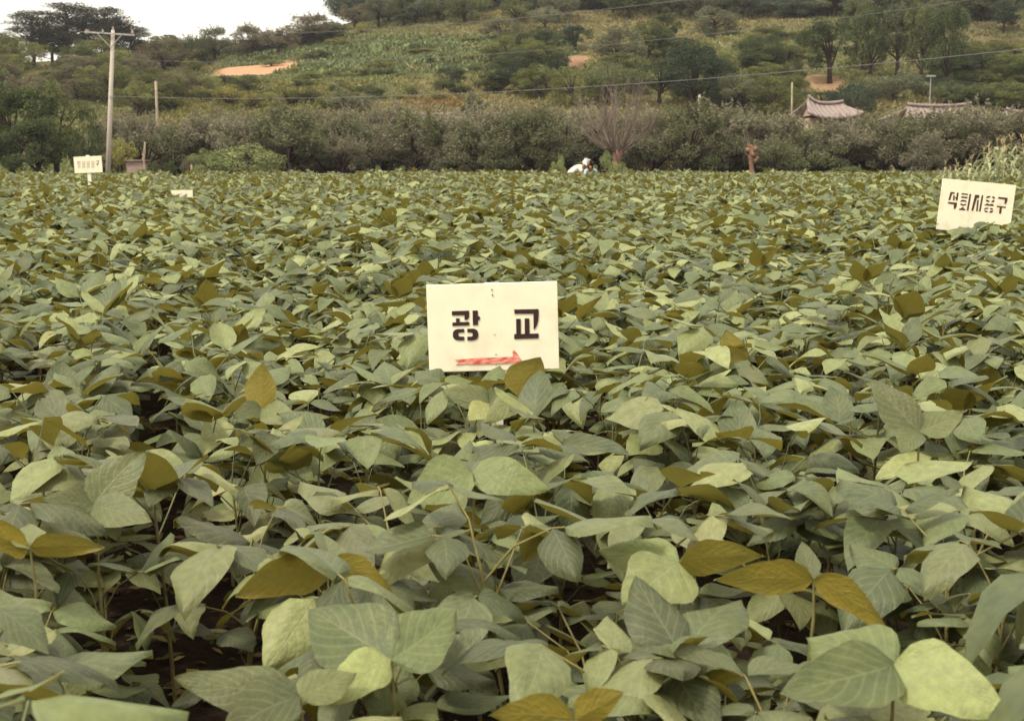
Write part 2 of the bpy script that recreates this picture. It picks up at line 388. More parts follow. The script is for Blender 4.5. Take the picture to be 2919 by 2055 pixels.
for kind, nv in (('bush', 5), ('tree', 4), ('grove', 3), ('pine', 3), ('hedge', 3), ('scrub', 3), ('belt', 6)):
    PROTO[kind] = [make_crown(rng, kind) for _ in range(nv)]
def join_me(cr, tr, name):
    me = bpy.data.meshes.new(name); Vc = np.empty(len(cr.vertices)*3); cr.vertices.foreach_get('co', Vc); Vt = np.empty(len(tr.vertices)*3); tr.vertices.foreach_get('co', Vt)
    Fs = [tuple(p.vertices) for p in cr.polygons]; k = len(cr.vertices); nf = len(Fs); Fs += [tuple(i+k for i in p.vertices) for p in tr.polygons]
    me.from_pydata(np.concatenate([Vc, Vt]).reshape(-1, 3).tolist(), [], Fs); me.materials.append(M_CROWN); me.materials.append(M_BARK)
    mi = np.zeros(len(Fs), np.int32); mi[nf:] = 1; me.polygons.foreach_set('material_index', mi)
    cc = np.empty(k*4, np.float32); cr.attributes['col'].data.foreach_get('color', cc); a = me.attributes.new('col', 'FLOAT_COLOR', 'POINT')
    a.data.foreach_set('color', np.concatenate([cc, np.ones(len(tr.vertices)*4, np.float32)])); me.update(); return me
SINGLE = {k: [join_me(c_, t_, k) for c_, t_ in PROTO[k]] for k in ('bush', 'scrub')}
TINT_ = {'dark': (.060, .072, .034), 'deep': (.048, .062, .040), 'olive': (.120, .125, .045), 'mid': (.095, .105, .045), 'grey': (.125, .125, .075),
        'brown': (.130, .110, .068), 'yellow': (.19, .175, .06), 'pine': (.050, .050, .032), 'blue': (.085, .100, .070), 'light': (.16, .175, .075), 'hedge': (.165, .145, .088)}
NAME = {'bush': 'bush', 'tree': 'broadleaf_tree', 'grove': 'broadleaf_tree', 'pine': 'pine_tree', 'hedge': 'shrub', 'belt': 'shrub', 'scrub': 'scrub_bush'}
TINT = {k: tuple(x*(1.5 if k != 'pine' else 1.1) for x in v) for k, v in TINT_.items()}; TINT['hedge'] = (.245, .222, .150); TINT['hedgegreen'] = (.17, .175, .095)
def plant_tree(kind, loc, wid, hgt, tint, label, group=None, name=None, cat=None, trunk_mat=None):
    if kind in ('bush', 'scrub') and (name or NAME[kind]) != 'broadleaf_tree':      # low bushes: one mesh, leaves and stems together
        me = SINGLE[kind][rng.integers(len(SINGLE[kind]))]; a = link(name or NAME[kind], me); j = 1 + rng.normal()*.10
        a.location = loc; a.rotation_euler = (0, 0, rng.uniform(0, 6.28)); a.scale = (wid/2.9, wid/2.9, hgt/2.95); a.color = tuple(c*j for c in TINT[tint]) + (1,)
        return tag(a, label, cat or 'bush', group)
    r = empty(name or NAME[kind], loc, rng.uniform(0, 6.28))
    cr, tr = PROTO[kind][rng.integers(len(PROTO[kind]))]
    j = 1 + rng.normal()*.10
    a = link('crown', cr, r); b = link('trunk', tr, r)
    a.color = tuple(c*j for c in TINT[tint]) + (1,)
    for q in (a, b): q.scale = (wid/2.9, wid/2.9, hgt/2.95)
    tag(r, label, cat or ('tree' if kind in ('tree', 'grove', 'pine') else 'bush'), group)
    return r
def px_tree(kind, x, yb, wpx, hpx, tint, label, group=None, Y=None, name=None, cat=None):
    p = at(x, yb, Y) if Y else hit(x, yb)
    if Y: p.z = float(H(p.x, p.y))
    if kind in ('bush', 'scrub'): hpx *= 1.12; wpx *= 1.08
    d = p.y; top = at(x, yb-hpx, d).z
    return plant_tree(kind, (p.x, p.y, p.z), wpx*d/FPX, max(.6, top - p.z), tint, label, group, name, cat)

# ------------------------------------------------------------------ hillside grass and weeds (one mass)
def ground_cover():
    r = np.random.default_rng(21); n = 95000
    Y = 62 + (225-62)*r.uniform(0, 1, n)**.9; X = (r.uniform(-1, 1, n))*(Y*.40 + 12)
    so_ = soil_fn(X, Y); keep = (so_ < .25) & (r.uniform(0, 1, n) > .08*wav(X, Y, 6, 2)); X = X[keep]; Y = Y[keep]; n = len(X)
    z1 = wav(X, Y, 11, 1); z2 = wav(X, Y, 4.2, 6)
    green = np.array([.175, .188, .075]); lush = np.array([.150, .178, .080]); dry = np.array([.235, .200, .090]); rust = np.array([.15, .095, .05])
    f = np.clip(.5 + 1.1*z1 + .5*z2, 0, 1)[:, None]
    col = green*(1-f) + dry*f
    px, py = proj(X, Y, H(X, Y))
    crop = ((px > 640) & (px < 1650) & (py > 105) & (py < 215))             # planted terraces
    crop = crop & (r.uniform(0, 1, n) < .85)
    col[crop] = lush*(1 + .25*r.normal(size=(crop.sum(), 1)))
    band = (np.abs(py - (92 - (px-1900)*.012)) < 5) & (px > 1850) & (px < 2560) | (np.abs(py-136) < 4.5) & (px > 1950) & (px < 2720)
    col[band] = np.array([.23, .22, .11])
    fld = (px > 2700) & (py > 60) & (py < 135); col[fld] = np.array([.165, .145, .075])
    fl2 = (px > 1150) & (px < 1330) & (py > 270); col[fl2] = np.array([.20, .14, .06])
    low = (px < 1050) & (py > 235) & (px > 480); col[low] = np.array([.16, .15, .045])
    keep2 = (Y > 80) | (Y < 64); X = X[keep2]; Y = Y[keep2]; col = col[keep2]; crop = crop[keep2]; n = len(X)
    col *= (1 + r.normal(size=(n, 1))*.18)
    m = 5; P = np.repeat(np.stack([X, Y, H(X, Y)], 1), m, 0) + r.normal(size=(n*m, 3))*np.array([.32, .32, .05])
    hgt = r.uniform(.16, .42, n*m)*np.repeat(np.where(crop, 1.5, 1), m); P[:, 2] = H(P[:, 0], P[:, 1]) + hgt*.4
    D = r.normal(size=(n*m, 3))*.6 + np.array([0, 0, 1.0])
    V, F, cc = quads(P, D, hgt, .45, np.clip(np.repeat(col, m, 0)*(1+r.normal(size=(n*m, 1))*.15), .01, 1), r)
    o = link('hillside_grass', np_mesh('hillside_grass', V, F, cc, mat=M_CROWN))
    tag(o, 'rough green and yellowish grass and weeds over the terraced hillside', 'grass', kind='stuff')
ground_cover()

def litter():
    r = np.random.default_rng(4); n = 9000; Y = r.uniform(-.5, 9, n); X = r.uniform(-1, 1, n)*(Y*.45 + 1.5)
    P = np.stack([X, Y, np.full(n, .008) + r.uniform(0, .012, n)], 1); D = r.normal(size=(n, 3))*np.array([1, 1, .18])
    V, F, cc = quads(P, D, r.uniform(.02, .075, n), .55, pal(r, n, [(.16, .11, .05), (.10, .07, .04), (.20, .16, .06), (.07, .09, .035)], .2), r, nrm=unit(r.normal(size=(n, 3))*.25 + np.array([0, 0, 1.])))
    tag(link('fallen_leaves', np_mesh('fallen_leaves', V, F, cc, mat=M_CROWN)), 'brown and yellow fallen leaves on the soil between the bean rows', 'fallen leaves', kind='stuff')
litter()
# ------------------------------------------------------------------ shrub belt behind the field
G1 = 'grey-brown shrubs in the long belt behind the field'
LB = 'grey-brown upright shrub in the belt behind the bean field'
hed = [(400, 335, 150), (500, 345, 170), (590, 325, 170), (665, 320, 190), (745, 312, 200), (835, 300, 210), (925, 322, 190), (1010, 310, 200), (1095, 316, 190),
       (1180, 318, 200), (1265, 322, 190), (1350, 318, 190), (1430, 308, 200), (1520, 300, 200), (1600, 305, 200), (1680, 312, 190), (1860, 305, 200), (1950, 298, 210), (2040, 300, 200),
       (2120, 292, 210), (2210, 300, 200), (2300, 335, 190), (2385, 318, 190), (2470, 330, 190), (2560, 315, 210), (2650, 300, 220), (2745, 292, 220), (2840, 305, 210), (2930, 310, 210)]
SHR = []
for i, (x, yt, wd) in enumerate(hed):
    Y = 70.5 + rng.uniform(-1.8, 1.8); yb = 445 + CAMZ*FPX/Y
    SHR.append(px_tree('belt', x + rng.uniform(-14, 14), yb, wd*rng.uniform(1.1, 1.4), yb - yt + rng.uniform(-26, 10), ('hedge', 'hedgegreen', 'hedge', 'grey')[i % 4], LB, G1, Y=Y))
ORD = ['nearest', 'second', 'third', 'fourth', 'fifth', 'sixth', 'seventh', 'eighth', 'ninth', 'tenth']
MARKS = [(415, 'the thin dead trunk'), (1760, 'the bare fan-shaped tree'), (2143, 'the orange stump'), (2600, 'the second tiled roof')]
used_ = {}
for o_ in sorted(SHR, key=lambda q: abs(proj(q.location.x, q.location.y, 1)[0] - 1460)):
    sx = proj(o_.location.x, o_.location.y, 1)[0]; mk = min(MARKS, key=lambda m_: abs(m_[0]-sx)); used_.setdefault((mk, sx > mk[0]), []).append((abs(sx-mk[0]), o_))
for (mk, rt), L_ in used_.items():
    for k_, (_, o_) in enumerate(sorted(L_, key=lambda q: q[0])): o_['label'] = 'front-row belt shrub, %s to the %s of %s' % (ORD[k_], 'right' if rt else 'left', mk[1])
for i in range(30):
    x = 330 + i*88 + rng.uniform(-25, 25); Y = 72.6 + rng.uniform(-.5, .5)
    p_ = at(x, 520, Y); plant_tree('bush', (p_.x, Y, float(H(p_.x, Y))-.1), rng.uniform(2.4, 3.2), rng.uniform(1.5, 2.2), 'brown', 'low dark undergrowth bush beneath the shrubs of the belt', 'undergrowth of the shrub belt')
LB = 'shrub behind or below the front row of the grey-brown belt'
for i in range(5):                                   # lower bushes leaning out of the belt
    x = 1000 + i*400 + rng.uniform(-50, 50); Y = 67.5 + rng.uniform(-1, 1); yb = 445 + CAMZ*FPX/Y
    if not (1640 < x < 1880 or 2080 < x < 2200): px_tree('belt', x, yb, rng.uniform(120, 180), yb - rng.uniform(365, 410), ('hedge', 'hedgegreen')[i % 2], LB, G1, Y=Y)
for i in range(26):                                   # second row filling the gaps
    x = 330 + i*104 + rng.uniform(-25, 25); Y = 75 + rng.uniform(-1, 1); yb = 445 + CAMZ*FPX/Y
    yt = np.interp(x, [0, 300, 900, 1500, 2300, 2550, 2700, 2900], [330, 345, 322, 318, 345, 330, 305, 325])
    px_tree('belt', x, yb, 210, yb-yt+rng.uniform(-14, 22), 'hedge', LB, G1, Y=Y)

# greener bush standing forward of the belt, yellowish bush by the pole, low plants at the field edge
def front(kind, x, yt, wd, tint, label, Y, name=None, cat='bush', group=None):
    yb = 445 + CAMZ*FPX/Y; return px_tree(kind, x, yb, wd, yb-yt, tint, label, group, Y=Y, name=name, cat=cat)
front('bush', 690, 408, 215, 'light', 'broad olive-green bush standing in front of the shrub belt', 66)
front('bush', 590, 436, 110, 'light', 'small olive-green bush at the left foot of the broad green bush', 65)
front('bush', 350, 402, 95, 'yellow', 'yellowish-brown rounded bush just right of the utility pole', 67)
front('hedge', 545, 440, 70, 'grey', 'low grey-green bush between the shed and the broad green bush', 66)
front('bush', 438, 462, 40, 'dark', 'small conical green bush beside the thin dead trunk', 63.5)
front('bush', 488, 462, 40, 'dark', 'second small conical green bush, right of the one beside the dead trunk', 63.5)
for x, yt, wd, lb in ((1592, 440, 46, 'tall narrow leafy weed left of the stooping person'), (1655, 455, 60, 'low leafy weed directly behind the stooping person'),
                      (1725, 443, 75, 'bushy yellow-green weed below the bare fan-shaped tree'), (1772, 462, 60, 'low yellow-green weed right of the bare tree trunk'),
                      (1900, 482, 60, 'low green weed at the field edge right of the bare tree')):
    front('bush', x, yt, wd, 'light', lb, 61.5, name='weed', cat='weed')
for x, yt, wd, lb in ((1080, 478, 50, 'low green weed tuft at the field edge below the shrub belt, leftmost of three'), (1150, 476, 60, 'low green weed tuft at the field edge, middle of three'),
                      (1290, 482, 50, 'low green weed tuft at the field edge, nearest the centre of three')):
    front('bush', x, yt, wd, 'light', lb, 62.5, name='weed', cat='weed')
for x, yt, wd, lb in ((2420, 478, 120, 'low spreading green bush at the field edge left of the right-hand sign'), (2500, 486, 90, 'second low green bush beside the spreading one near the right-hand sign')):
    front('bush', x, yt, wd, 'mid', lb, 62.5)

# dark broadleaf trees at the left edge
GL = 'dark trees at the left edge of the field'
for x, yt, wd, Y, t, lb in ((40, 225, 260, 69, 'dark', 'large dark tree at the far left edge of the field'),
                            (165, 232, 230, 70, 'mid', 'large rounded green tree behind the left white sign'),
                            (110, 330, 220, 65, 'dark', 'low dark spreading tree in front of the two large left trees'),
                            (255, 335, 130, 68, 'dark', 'dark small tree just left of the utility pole'),
                            (-70, 250, 240, 66, 'dark', 'dark tree cut by the left edge of the picture')):
    yb = 445 + CAMZ*FPX/Y
    px_tree('tree' if wd > 140 else 'bush', x, yb, wd, yb-yt, t, lb, GL, Y=Y, name='broadleaf_tree', cat='tree')

# pines on the ridge
GP = 'pine trees on the ridge'
for x, yt, yb, wd, lb in ((95, 26, 178, 170, 'leftmost ridge pine with layered flat boughs and sky gaps'), (195, 2, 172, 200, 'tallest pine with a broad flat crown above the utility pole'),
                          (300, 16, 172, 190, 'spreading ridge pine to the right of the tallest pine'), (372, 62, 170, 130, 'lower drooping pine at the right end of the pine clump'),
                          (20, 105, 185, 140, 'small pine low on the left end of the ridge'), (150, 70, 176, 150, 'small pine filling the gap under the tallest pine'), (245, 40, 174, 150, 'dark pine between the tallest pine and the spreading one'), (335, 60, 172, 130, 'dark pine overlapping the right end of the spreading one')):
    px_tree('pine', x, yb, wd, yb-yt, 'pine', lb, GP, Y=178)

# named hillside trees and bushes : kind, x, ybase, w, h, tint, label
T = [
 ('belt', 470, 205, 165, 96, 'brown', 'purple-brown bush on the ridge just right of the pines'),
 ('belt', 545, 195, 110, 92, 'mid', 'greener bush on the ridge right of the purple-brown bush'),
 ('belt', 612, 174, 120, 100, 'grey', 'tallest grey-green bush on the ridge left of the sky notch'),
 ('belt', 715, 158, 125, 86, 'brown', 'dark brownish bush on the ridge right of the sky notch'),
 ('belt', 795, 155, 130, 76, 'brown', 'low brown bush on the ridge between two taller bushes'),
 ('belt', 890, 130, 170, 92, 'brown', 'large grey-brown domed bush on the skyline above the bare earth bank'),
 ('belt', 425, 190, 90, 70, 'grey', 'low grey bush in the dip between the pines and the ridge bushes'),
 ('tree', 1010, 85, 110, 72, 'brown', 'brownish tree where the skyline meets the top of the picture'),
 ('tree', 1080, 80, 110, 88, 'grey', 'grey-green tree right of the brownish skyline tree'),
 ('tree', 1150, 74, 110, 92, 'mid', 'green tree third along the top of the hill'),
 ('bush', 1030, 100, 50, 34, 'yellow', 'small yellow-green bush below the skyline trees'),
 ('bush', 700, 262, 90, 48, 'dark', 'dark round bush below the bare earth bank'),
 ('bush', 640, 240, 60, 26, 'deep', 'small dark bush touching the bare earth bank'),
 ('bush', 1290, 232, 80, 44, 'deep', 'very dark bush alone on the middle of the grassy slope'),
 ('bush', 970, 275, 60, 42, 'dark', 'small dark bush on the slope above the shrub belt'),
 ('bush', 1060, 288, 90, 48, 'dark', 'dark bush left of the brown grass patch above the shrub belt'),
 ('bush', 1000, 330, 130, 80, 'grey', 'pale grey-green bush rising just behind the shrub belt'),
 ('bush', 1355, 335, 80, 60, 'deep', 'dark bush directly above the shrub belt near the centre'),
 ('bush', 1450, 252, 110, 62, 'deep', 'dark green bush at mid slope left of the low mound'),
 ('bush', 1410, 262, 80, 40, 'dark', 'dark low bush left edge of the central thicket'),
 ('tree', 1555, 162, 95, 78, 'dark', 'dark green tree left of the small T-shaped pole'),
 ('tree', 1640, 150, 110, 80, 'deep', 'darkest green tree behind the small T-shaped pole'),
 ('tree', 1590, 210, 90, 60, 'dark', 'dark tree left of the reddish mound'),
 ('tree', 1760, 205, 170, 140, 'grey', 'large grey-green tree above the bare fan-shaped tree'),
 ('tree', 1850, 170, 130, 110, 'mid', 'mid green tree between the grey-green tree and the dark ones'),
 ('bush', 1530, 285, 130, 92, 'olive', 'olive bush in the central thicket, left side'),
 ('bush', 1630, 300, 140, 110, 'olive', 'olive bush in the central thicket below the reddish mound'),
 ('bush', 1735, 300, 150, 120, 'mid', 'green bush in the central thicket behind the bare tree top'),
 ('tree', 1880, 300, 150, 140, 'dark', 'dark green tree right of the bare tree crown'),
 ('tree', 1965, 318, 210, 200, 'deep', 'largest deep green tree, on the slope above the white post'),
 ('tree', 2040, 290, 140, 130, 'dark', 'dark green tree on the right flank of the largest deep green tree'),
 ('bush', 2110, 320, 150, 110, 'grey', 'grey-green bush right of the white post'),
 ('bush', 2210, 330, 150, 120, 'olive', 'olive bush left of the first tiled roof'),
 ('tree', 2365, 238, 190, 190, 'dark', 'single tree with a clear trunk on the red earth patch'),
 ('bush', 2425, 345, 130, 120, 'deep', 'dark bush growing between the two tiled roofs'),
 ('bush', 2545, 290, 180, 90, 'grey', 'pale grey-green bush above the second tiled roof'),
 ('bush', 2490, 275, 110, 60, 'mid', 'green bush left of the pale one above the second roof'),
 ('grove', 2440, 150, 120, 150, 'mid', 'high tree behind the left end of the right-hand grove'),
 ('grove', 2560, 140, 130, 150, 'dark', 'high dark tree behind the middle of the right-hand grove'),
 ('grove', 2660, 135, 140, 150, 'grey', 'high grey-green tree behind the right end of the grove'),
 ('grove', 2480, 225, 130, 215, 'dark', 'tall tree at the left of the grove on the right slope'),
 ('grove', 2555, 225, 140, 220, 'grey', 'tall grey-green tree second in the right-hand grove'),
 ('grove', 2625, 240, 130, 240, 'mid', 'tall tree third in the right-hand grove'),
 ('grove', 2695, 262, 140, 262, 'dark', 'tallest tree at the right end of the grove'),
 ('bush', 2640, 275, 90, 60, 'deep', 'dark bush beside the T-shaped aerial pole'),
 ('bush', 2720, 282, 110, 62, 'deep', 'dark bush at the foot of the tallest grove tree'),
 ('bush', 2800, 210, 150, 50, 'deep', 'long dark bush on the right slope below the dry field'),
 ('bush', 2890, 235, 130, 62, 'dark', 'dark bush at the right edge of the slope'),
 ('bush', 2780, 300, 130, 60, 'mid', 'green bush right of the second tiled roof ridge'),
 ('bush', 2900, 320, 150, 80, 'olive', 'olive bush low at the right edge above the corn'),
 ('tree', 2860, 92, 100, 92, 'deep', 'dark tree at the top right corner of the hill'),
 ('bush', 450, 300, 150, 96, 'olive', 'olive bush behind the thin grey post'),
 ('bush', 395, 330, 140, 100, 'olive', 'olive bush left of the thin grey post'),
 ('bush', 545, 268, 150, 50, 'brown', 'brown scrub on the slope left of the dark round bush'),
]
for k, x, yb, wp, hp, t, lb in T: px_tree(k, x, yb, wp, hp, t, lb)
for i in range(26):
    x = 410 + i*22 + rng.uniform(-8, 8); yb = np.interp(x, [410, 520, 600, 760, 880, 980], [190, 182, 166, 152, 130, 104]); hp = rng.uniform(36, 58)
    px_tree('bush', x, yb, rng.uniform(60, 100), hp, ('brown', 'grey', 'mid')[i % 3], 'low brush along the ridge line at the foot of the skyline bushes', 'ridge line brush')
# look-alike scatter
def scatter(n, xr, yr, kinds, wr, hr, tints, label, group, avoid=None, seed=0):
    global rng
    for i in range(n):
        x = rng.uniform(*xr); yb = rng.uniform(*yr)
        if avoid and avoid(x, yb): continue
        px_tree(kinds[rng.integers(len(kinds))], x, yb, rng.uniform(*wr), rng.uniform(*hr), tints[rng.integers(len(tints))], label, group)
scatter(46, (240, 700), (170, 300), ['scrub', 'bush'], (80, 150), (40, 80), ['brown', 'olive', 'mid'], 'brownish scrub bush on the slope under the ridge pines', 'scrub on the left slope', avoid=lambda x, y: x > 560 and y < 300)
scatter(24, (-20, 340), (190, 300), ['bush', 'tree'], (90, 170), (60, 110), ['mid', 'olive', 'brown'], 'leafy tree on the slope between the ridge pines and the dark left trees', 'trees on the lower left slope')
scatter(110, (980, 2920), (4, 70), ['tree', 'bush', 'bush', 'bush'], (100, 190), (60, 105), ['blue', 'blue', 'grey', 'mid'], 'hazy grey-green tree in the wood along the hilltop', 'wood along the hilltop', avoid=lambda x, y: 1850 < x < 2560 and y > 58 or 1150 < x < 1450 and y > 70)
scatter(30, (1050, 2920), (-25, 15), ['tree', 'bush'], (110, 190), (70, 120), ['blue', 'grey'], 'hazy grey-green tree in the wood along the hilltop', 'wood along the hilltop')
scatter(48, (760, 1500), (105, 300), ['bush'], (30, 80), (14, 30), ['mid', 'olive', 'dark', 'yellow'], 'small low green bush dotted over the central grassy terraces', 'small bushes on the terraces')
scatter(36, (1400, 2060), (70, 300), ['bush', 'bush', 'tree'], (80, 150), (50, 90), ['olive', 'mid', 'grey', 'dark'], 'mixed green bush in the thicket on the central slope', 'central thicket', avoid=lambda x, y: 1560 < x < 1720 and 60 < y < 285)
scatter(46, (2060, 2460), (168, 310), ['bush'], (60, 130), (36, 76), ['olive', 'mid', 'dark'], 'mixed green bush on the slope left of the grove', 'bushes left of the grove', avoid=lambda x, y: 2270 < x < 2440 and 150 < y < 290)
scatter(34, (2660, 2930), (150, 320), ['bush'], (60, 130), (28, 60), ['olive', 'mid', 'dark'], 'mixed green bush on the slope right of the grove', 'bushes right of the grove')
scatter(14, (1850, 2300), (92, 150), ['bush'], (40, 90), (16, 34), ['dark', 'olive'], 'low dark bush along a terrace edge on the upper slope', 'terrace edge bushes')
scatter(16, (300, 1000), (285, 320), ['bush', 'scrub'], (60, 120), (30, 60), ['olive', 'mid', 'yellow'], 'low olive bush just above the left shrub belt', 'bushes above the left belt')

# ------------------------------------------------------------------ bare fan-shaped tree
M_BTR = flat_mat('brown_trunk', (.17, .095, .07), .9, .3, 6)
def bare_tree():
    Y = 65.0; b = at(1760, 510, Y); r = np.random.default_rng(5); k = Y/FPX
    root = empty('bare_tree', (b.x, b.y, 0)); tag(root, 'leafless tree with a fan of thin pinkish-brown branches before the shrub belt', 'tree')
    tk = MB(); top = at(1762, 428, Y).z
    tk.tube([(0, 0, -.2), (.03, 0, .5), (-.03, .0, top*.75), (.02, 0, top)], [.26, .2, .2, .27], 9)
    tk.build('trunk', M_BTR, root, True)
    br = MB()
    for i in range(44):
        a = r.uniform(0, 2*math.pi); el = r.uniform(.08, 1.40)
        if i < 22: a = (0 if i % 2 else math.pi) + r.normal()*.5
        L = (1.5 + 2.0*math.sin(el)**.7)*r.uniform(.8, 1.02)
        d = Vector((math.cos(a)*math.cos(el), math.sin(a)*math.cos(el), math.sin(el)))
        p = Vector((d.x*.15, d.y*.15, top-.1)); pts = [p.copy()]; dd = d.copy()
        for s in range(6):
            dd = (dd + Vector((r.normal()*.10, r.normal()*.10, .12))).normalized(); p = p + dd*L/6; pts.append(p.copy())
        br.tube(pts, [.05, .038, .029, .022, .016, .011, .006], 5)
        for s in range(9):
            t = r.uniform(.3, .98)*6; j = min(5, int(t)); q = pts[j].lerp(pts[j+1], t-j); dr = (pts[j+1]-pts[j]).normalized()
            e = (dr + Vector(r.normal(size=3))*.38 + Vector((0, 0, .15))).normalized(); l = r.uniform(.35, .9)
            m = q + e*l*.5 + Vector(r.normal(size=3))*.03
            br.tube([q, m, q + e*l + Vector((0, 0, .08))], [.011, .008, .005], 3, False)
            if s % 2: br.tube([m, m + (e + Vector(r.normal(size=3))*.5).normalized()*l*.5], [.007, .004], 3, False)
    br.build('crown', M_TWIG, root)
bare_tree()

# ------------------------------------------------------------------ knobbly stump, thin dead trunk, shed, posts
M_STUMP = flat_mat('stump_wood', (.19, .105, .062), .95, .5, 7, dirt=(.10, .055, .04), bump=.9)
def knob(mb, c, r0, r, n=10, m=7):
    V = []; F = []
    for i in range(m+1):
        th = math.pi*i/m
        for k in range(n):
            a = 2*math.pi*k/n; q = r0*(1+r.normal()*.16) if 0 < i < m else r0
            V.append((c[0]+q*math.sin(th)*math.cos(a), c[1]+q*math.sin(th)*math.sin(a), c[2]+q*math.cos(th)))
    for i in range(m):
        for k in range(n): F.append((i*n+k, (i+1)*n+k, (i+1)*n+(k+1) % n, i*n+(k+1) % n))
    mb.add(V, F)
def stump():
    Y = 62.; b = at(2143, 500, Y); r = np.random.default_rng(3); root = empty('tree_stump', (b.x, b.y, 0))
    tag(root, 'orange-brown knobbly pollard stump at the right edge of the shrub belt', 'stump')
    h = at(2143, 425, Y).z; mb = MB()
    mb.tube([(0, 0, -.1), (.02, 0, .5), (-.02, 0, h*.55), (-.05, 0, h*.85), (-.02, 0, h)], [.17, .12, .10, .12, .15], 11)
    for c, q in (((-.19, 0, h-.06), .13), ((-.05, .03, h+.04), .14), ((.13, -.05, h+.0), .11), ((.14, -.06, h*.70), .10), ((.22, -.05, h*.76), .08), ((-.10, 0, h*.8), .09), ((.03, -.05, h*.86), .12), ((-.12, 0, h+.12), .08)): knob(mb, c, q, r)
    mb.build('trunk', M_STUMP, root, True)
    t = MB()
    for dx, dz, rr in ((-.42, .75, .02), (-.3, .95, .015), (.12, .5, .015), (-.52, .4, .012), (.25, .35, .012)):
        t.tube([(-.1+dx*.1, 0, h), (dx*.6, 0, h+dz*.5), (dx, .02, h+dz)], [rr*1.5, rr, rr*.5], 5)
    t.build('branch', M_TWIG, root)
stump()
def dead_trunk():
    Y = 64.; b = at(415, 505, Y); root = empty('dead_trunk', (b.x, b.y, 0)); tag(root, 'thin crooked pale dead trunk standing in front of the dark shrubs', 'dead trunk')
    h = at(415, 405, Y).z; mb = MB()
    mb.tube([(.05, 0, -.1), (.03, 0, h*.3), (-.05, 0, h*.6), (.0, 0, h*.8), (.03, 0, h)], [.085, .07, .055, .06, .03], 7)
    mb.tube([(-.04, 0, h*.65), (-.12, 0, h*.75)], [.03, .02], 5); mb.build('trunk', M_PALE, root, True)
dead_trunk()
M_CONC = flat_mat('weathered_concrete', (.46, .40, .34), .9, .15, 1.2, dirt=(.27, .21, .16), bump=.2)
def shed():
    Y = 65.; a = at(372, 458, Y); b = at(399, 458, Y); root = empty('small_shed', ((a.x+b.x)/2, Y, 0))
    tag(root, 'small pinkish-grey block shed between the yellow bush and dead trunk', 'shed')
    wd = b.x-a.x + .35; h = a.z; mb = MB(); mb.box((0, .3, h/2-.05), (wd, .7, h)); mb.build('wall', flat_mat('shed_wall', (.30, .215, .18), .95, .25, 2.5, dirt=(.16, .11, .09)), root)
    mb = MB(); mb.box((.04, .3, h), (wd+.2, .9, .06)); mb.tube([(.27, .3, h+.03), (.27, .3, h+.14)], .05, 6); mb.build('roof', flat_mat('shed_roof', (.2, .15, .12), .9), root)
shed()
M_WOODP = flat_mat('grey_wood', (.36, .29, .22), .9, .25, 5)
M_WHITEP = flat_mat('white_post', (.42, .40, .32), .8, .1, 5)
M_METAL = flat_mat('aerial_metal', (.30, .29, .27), .5, .1, 5)
def post(name, x0, y0, x1, y1, Y, rad, mat, label, cat='post', ground=True):
    a = at(x0, y0, Y); b = at(x1, y1, Y)
    zb = float(H(b.x, Y)) - .1 if ground else b.z
    mb = MB(); mb.tube([(0, 0, zb), (a.x-b.x, 0, a.z-.04), (a.x-b.x, 0, a.z)], [rad*1.15, rad, rad*.6], 8)
    o = mb.build(name, mat, None, True); o.location = (b.x, Y, 0); tag(o, label, cat); return o
post('concrete_post', 444, 232, 449, 335, 84, .075, M_WOODP, 'thin pale grey post rising above the left shrub belt')
post('white_post', 1994, 270, 1990, 300, 82, .075, M_WHITEP, 'short white post above the shrub belt below the largest green tree')
post('wooden_post', 2258, 235, 2260, 300, 83, .05, M_WOODP, 'thin faint grey post left of the first tiled roof')
post('fence_post', 546, 470, 546, 500, 62.5, .05, M_PALE, 'short pale stake at the field edge before the broad olive bush')
post('fence_post', 1437, 484, 1437, 500, 61.5, .03, M_PALE, 'short pale stake at the field edge near the middle')
post('fence_post', 2682, 486, 2682, 506, 50, .03, M_PALE, 'short pale stake just above the right-hand sign')
post('fence_post', 1830, 495, 1830, 506, 60, .03, M_PALE, 'tiny pale stake at the field edge right of the bare tree')
def tpole(x, yt, yb, arm, label, Y=None):
    p = hit(x, yb) if Y is None else at(x, yb, Y); Y = p.y; g = float(H(p.x, Y)); top = at(x, yt, Y).z - g; w_ = arm*Y/FPX
    root = empty('aerial_pole', (p.x, Y, g)); tag(root, label, 'pole')
    mb = MB(); mb.tube([(0, 0, -.2), (0, 0, top)], [.04, .03], 6); mb.build('pole', M_METAL, root)
    mb = MB(); mb.box((0, -.05, top-.05), (w_, .07, .09)); mb.build('crossarm', M_METAL, root)
tpole(1617, 69, 135, 16, 'small T-shaped pole standing in the dark trees on the upper slope')
tpole(2650, 215, 300, 26, 'slender T-shaped aerial pole above the second tiled roof', Y=88)
# reddish grave-like mound of earth
def mound():
    p = hit(1640, 190); Y = p.y; r_ = 26*Y/FPX; n, m = 24, 8; V = []; F = []
    for i in range(m+1):
        t = i/m*math.pi/2
        for k in range(n):
            a = 2*math.pi*k/n; q = 1 + .07*math.sin(3*a+i)
            V.append((r_*1.1*math.cos(t)*math.cos(a)*q, r_*1.0*math.cos(t)*math.sin(a)*q, r_*1.15*math.sin(t) - .25))
    for i in range(m):
        for k in range(n): F.append((i*n+k, i*n+(k+1) % n, (i+1)*n+(k+1) % n, (i+1)*n+k))
    mb = MB(); mb.add(V, F); o = mb.build('earth_mound', flat_mat('red_earth', (.30, .15, .10), .95, .3, 1.2, dirt=(.14, .12, .05), bump=.5), None, True)
    o.location = p; tag(o, 'round reddish earth mound among the trees of the central slope', 'mound')
mound()

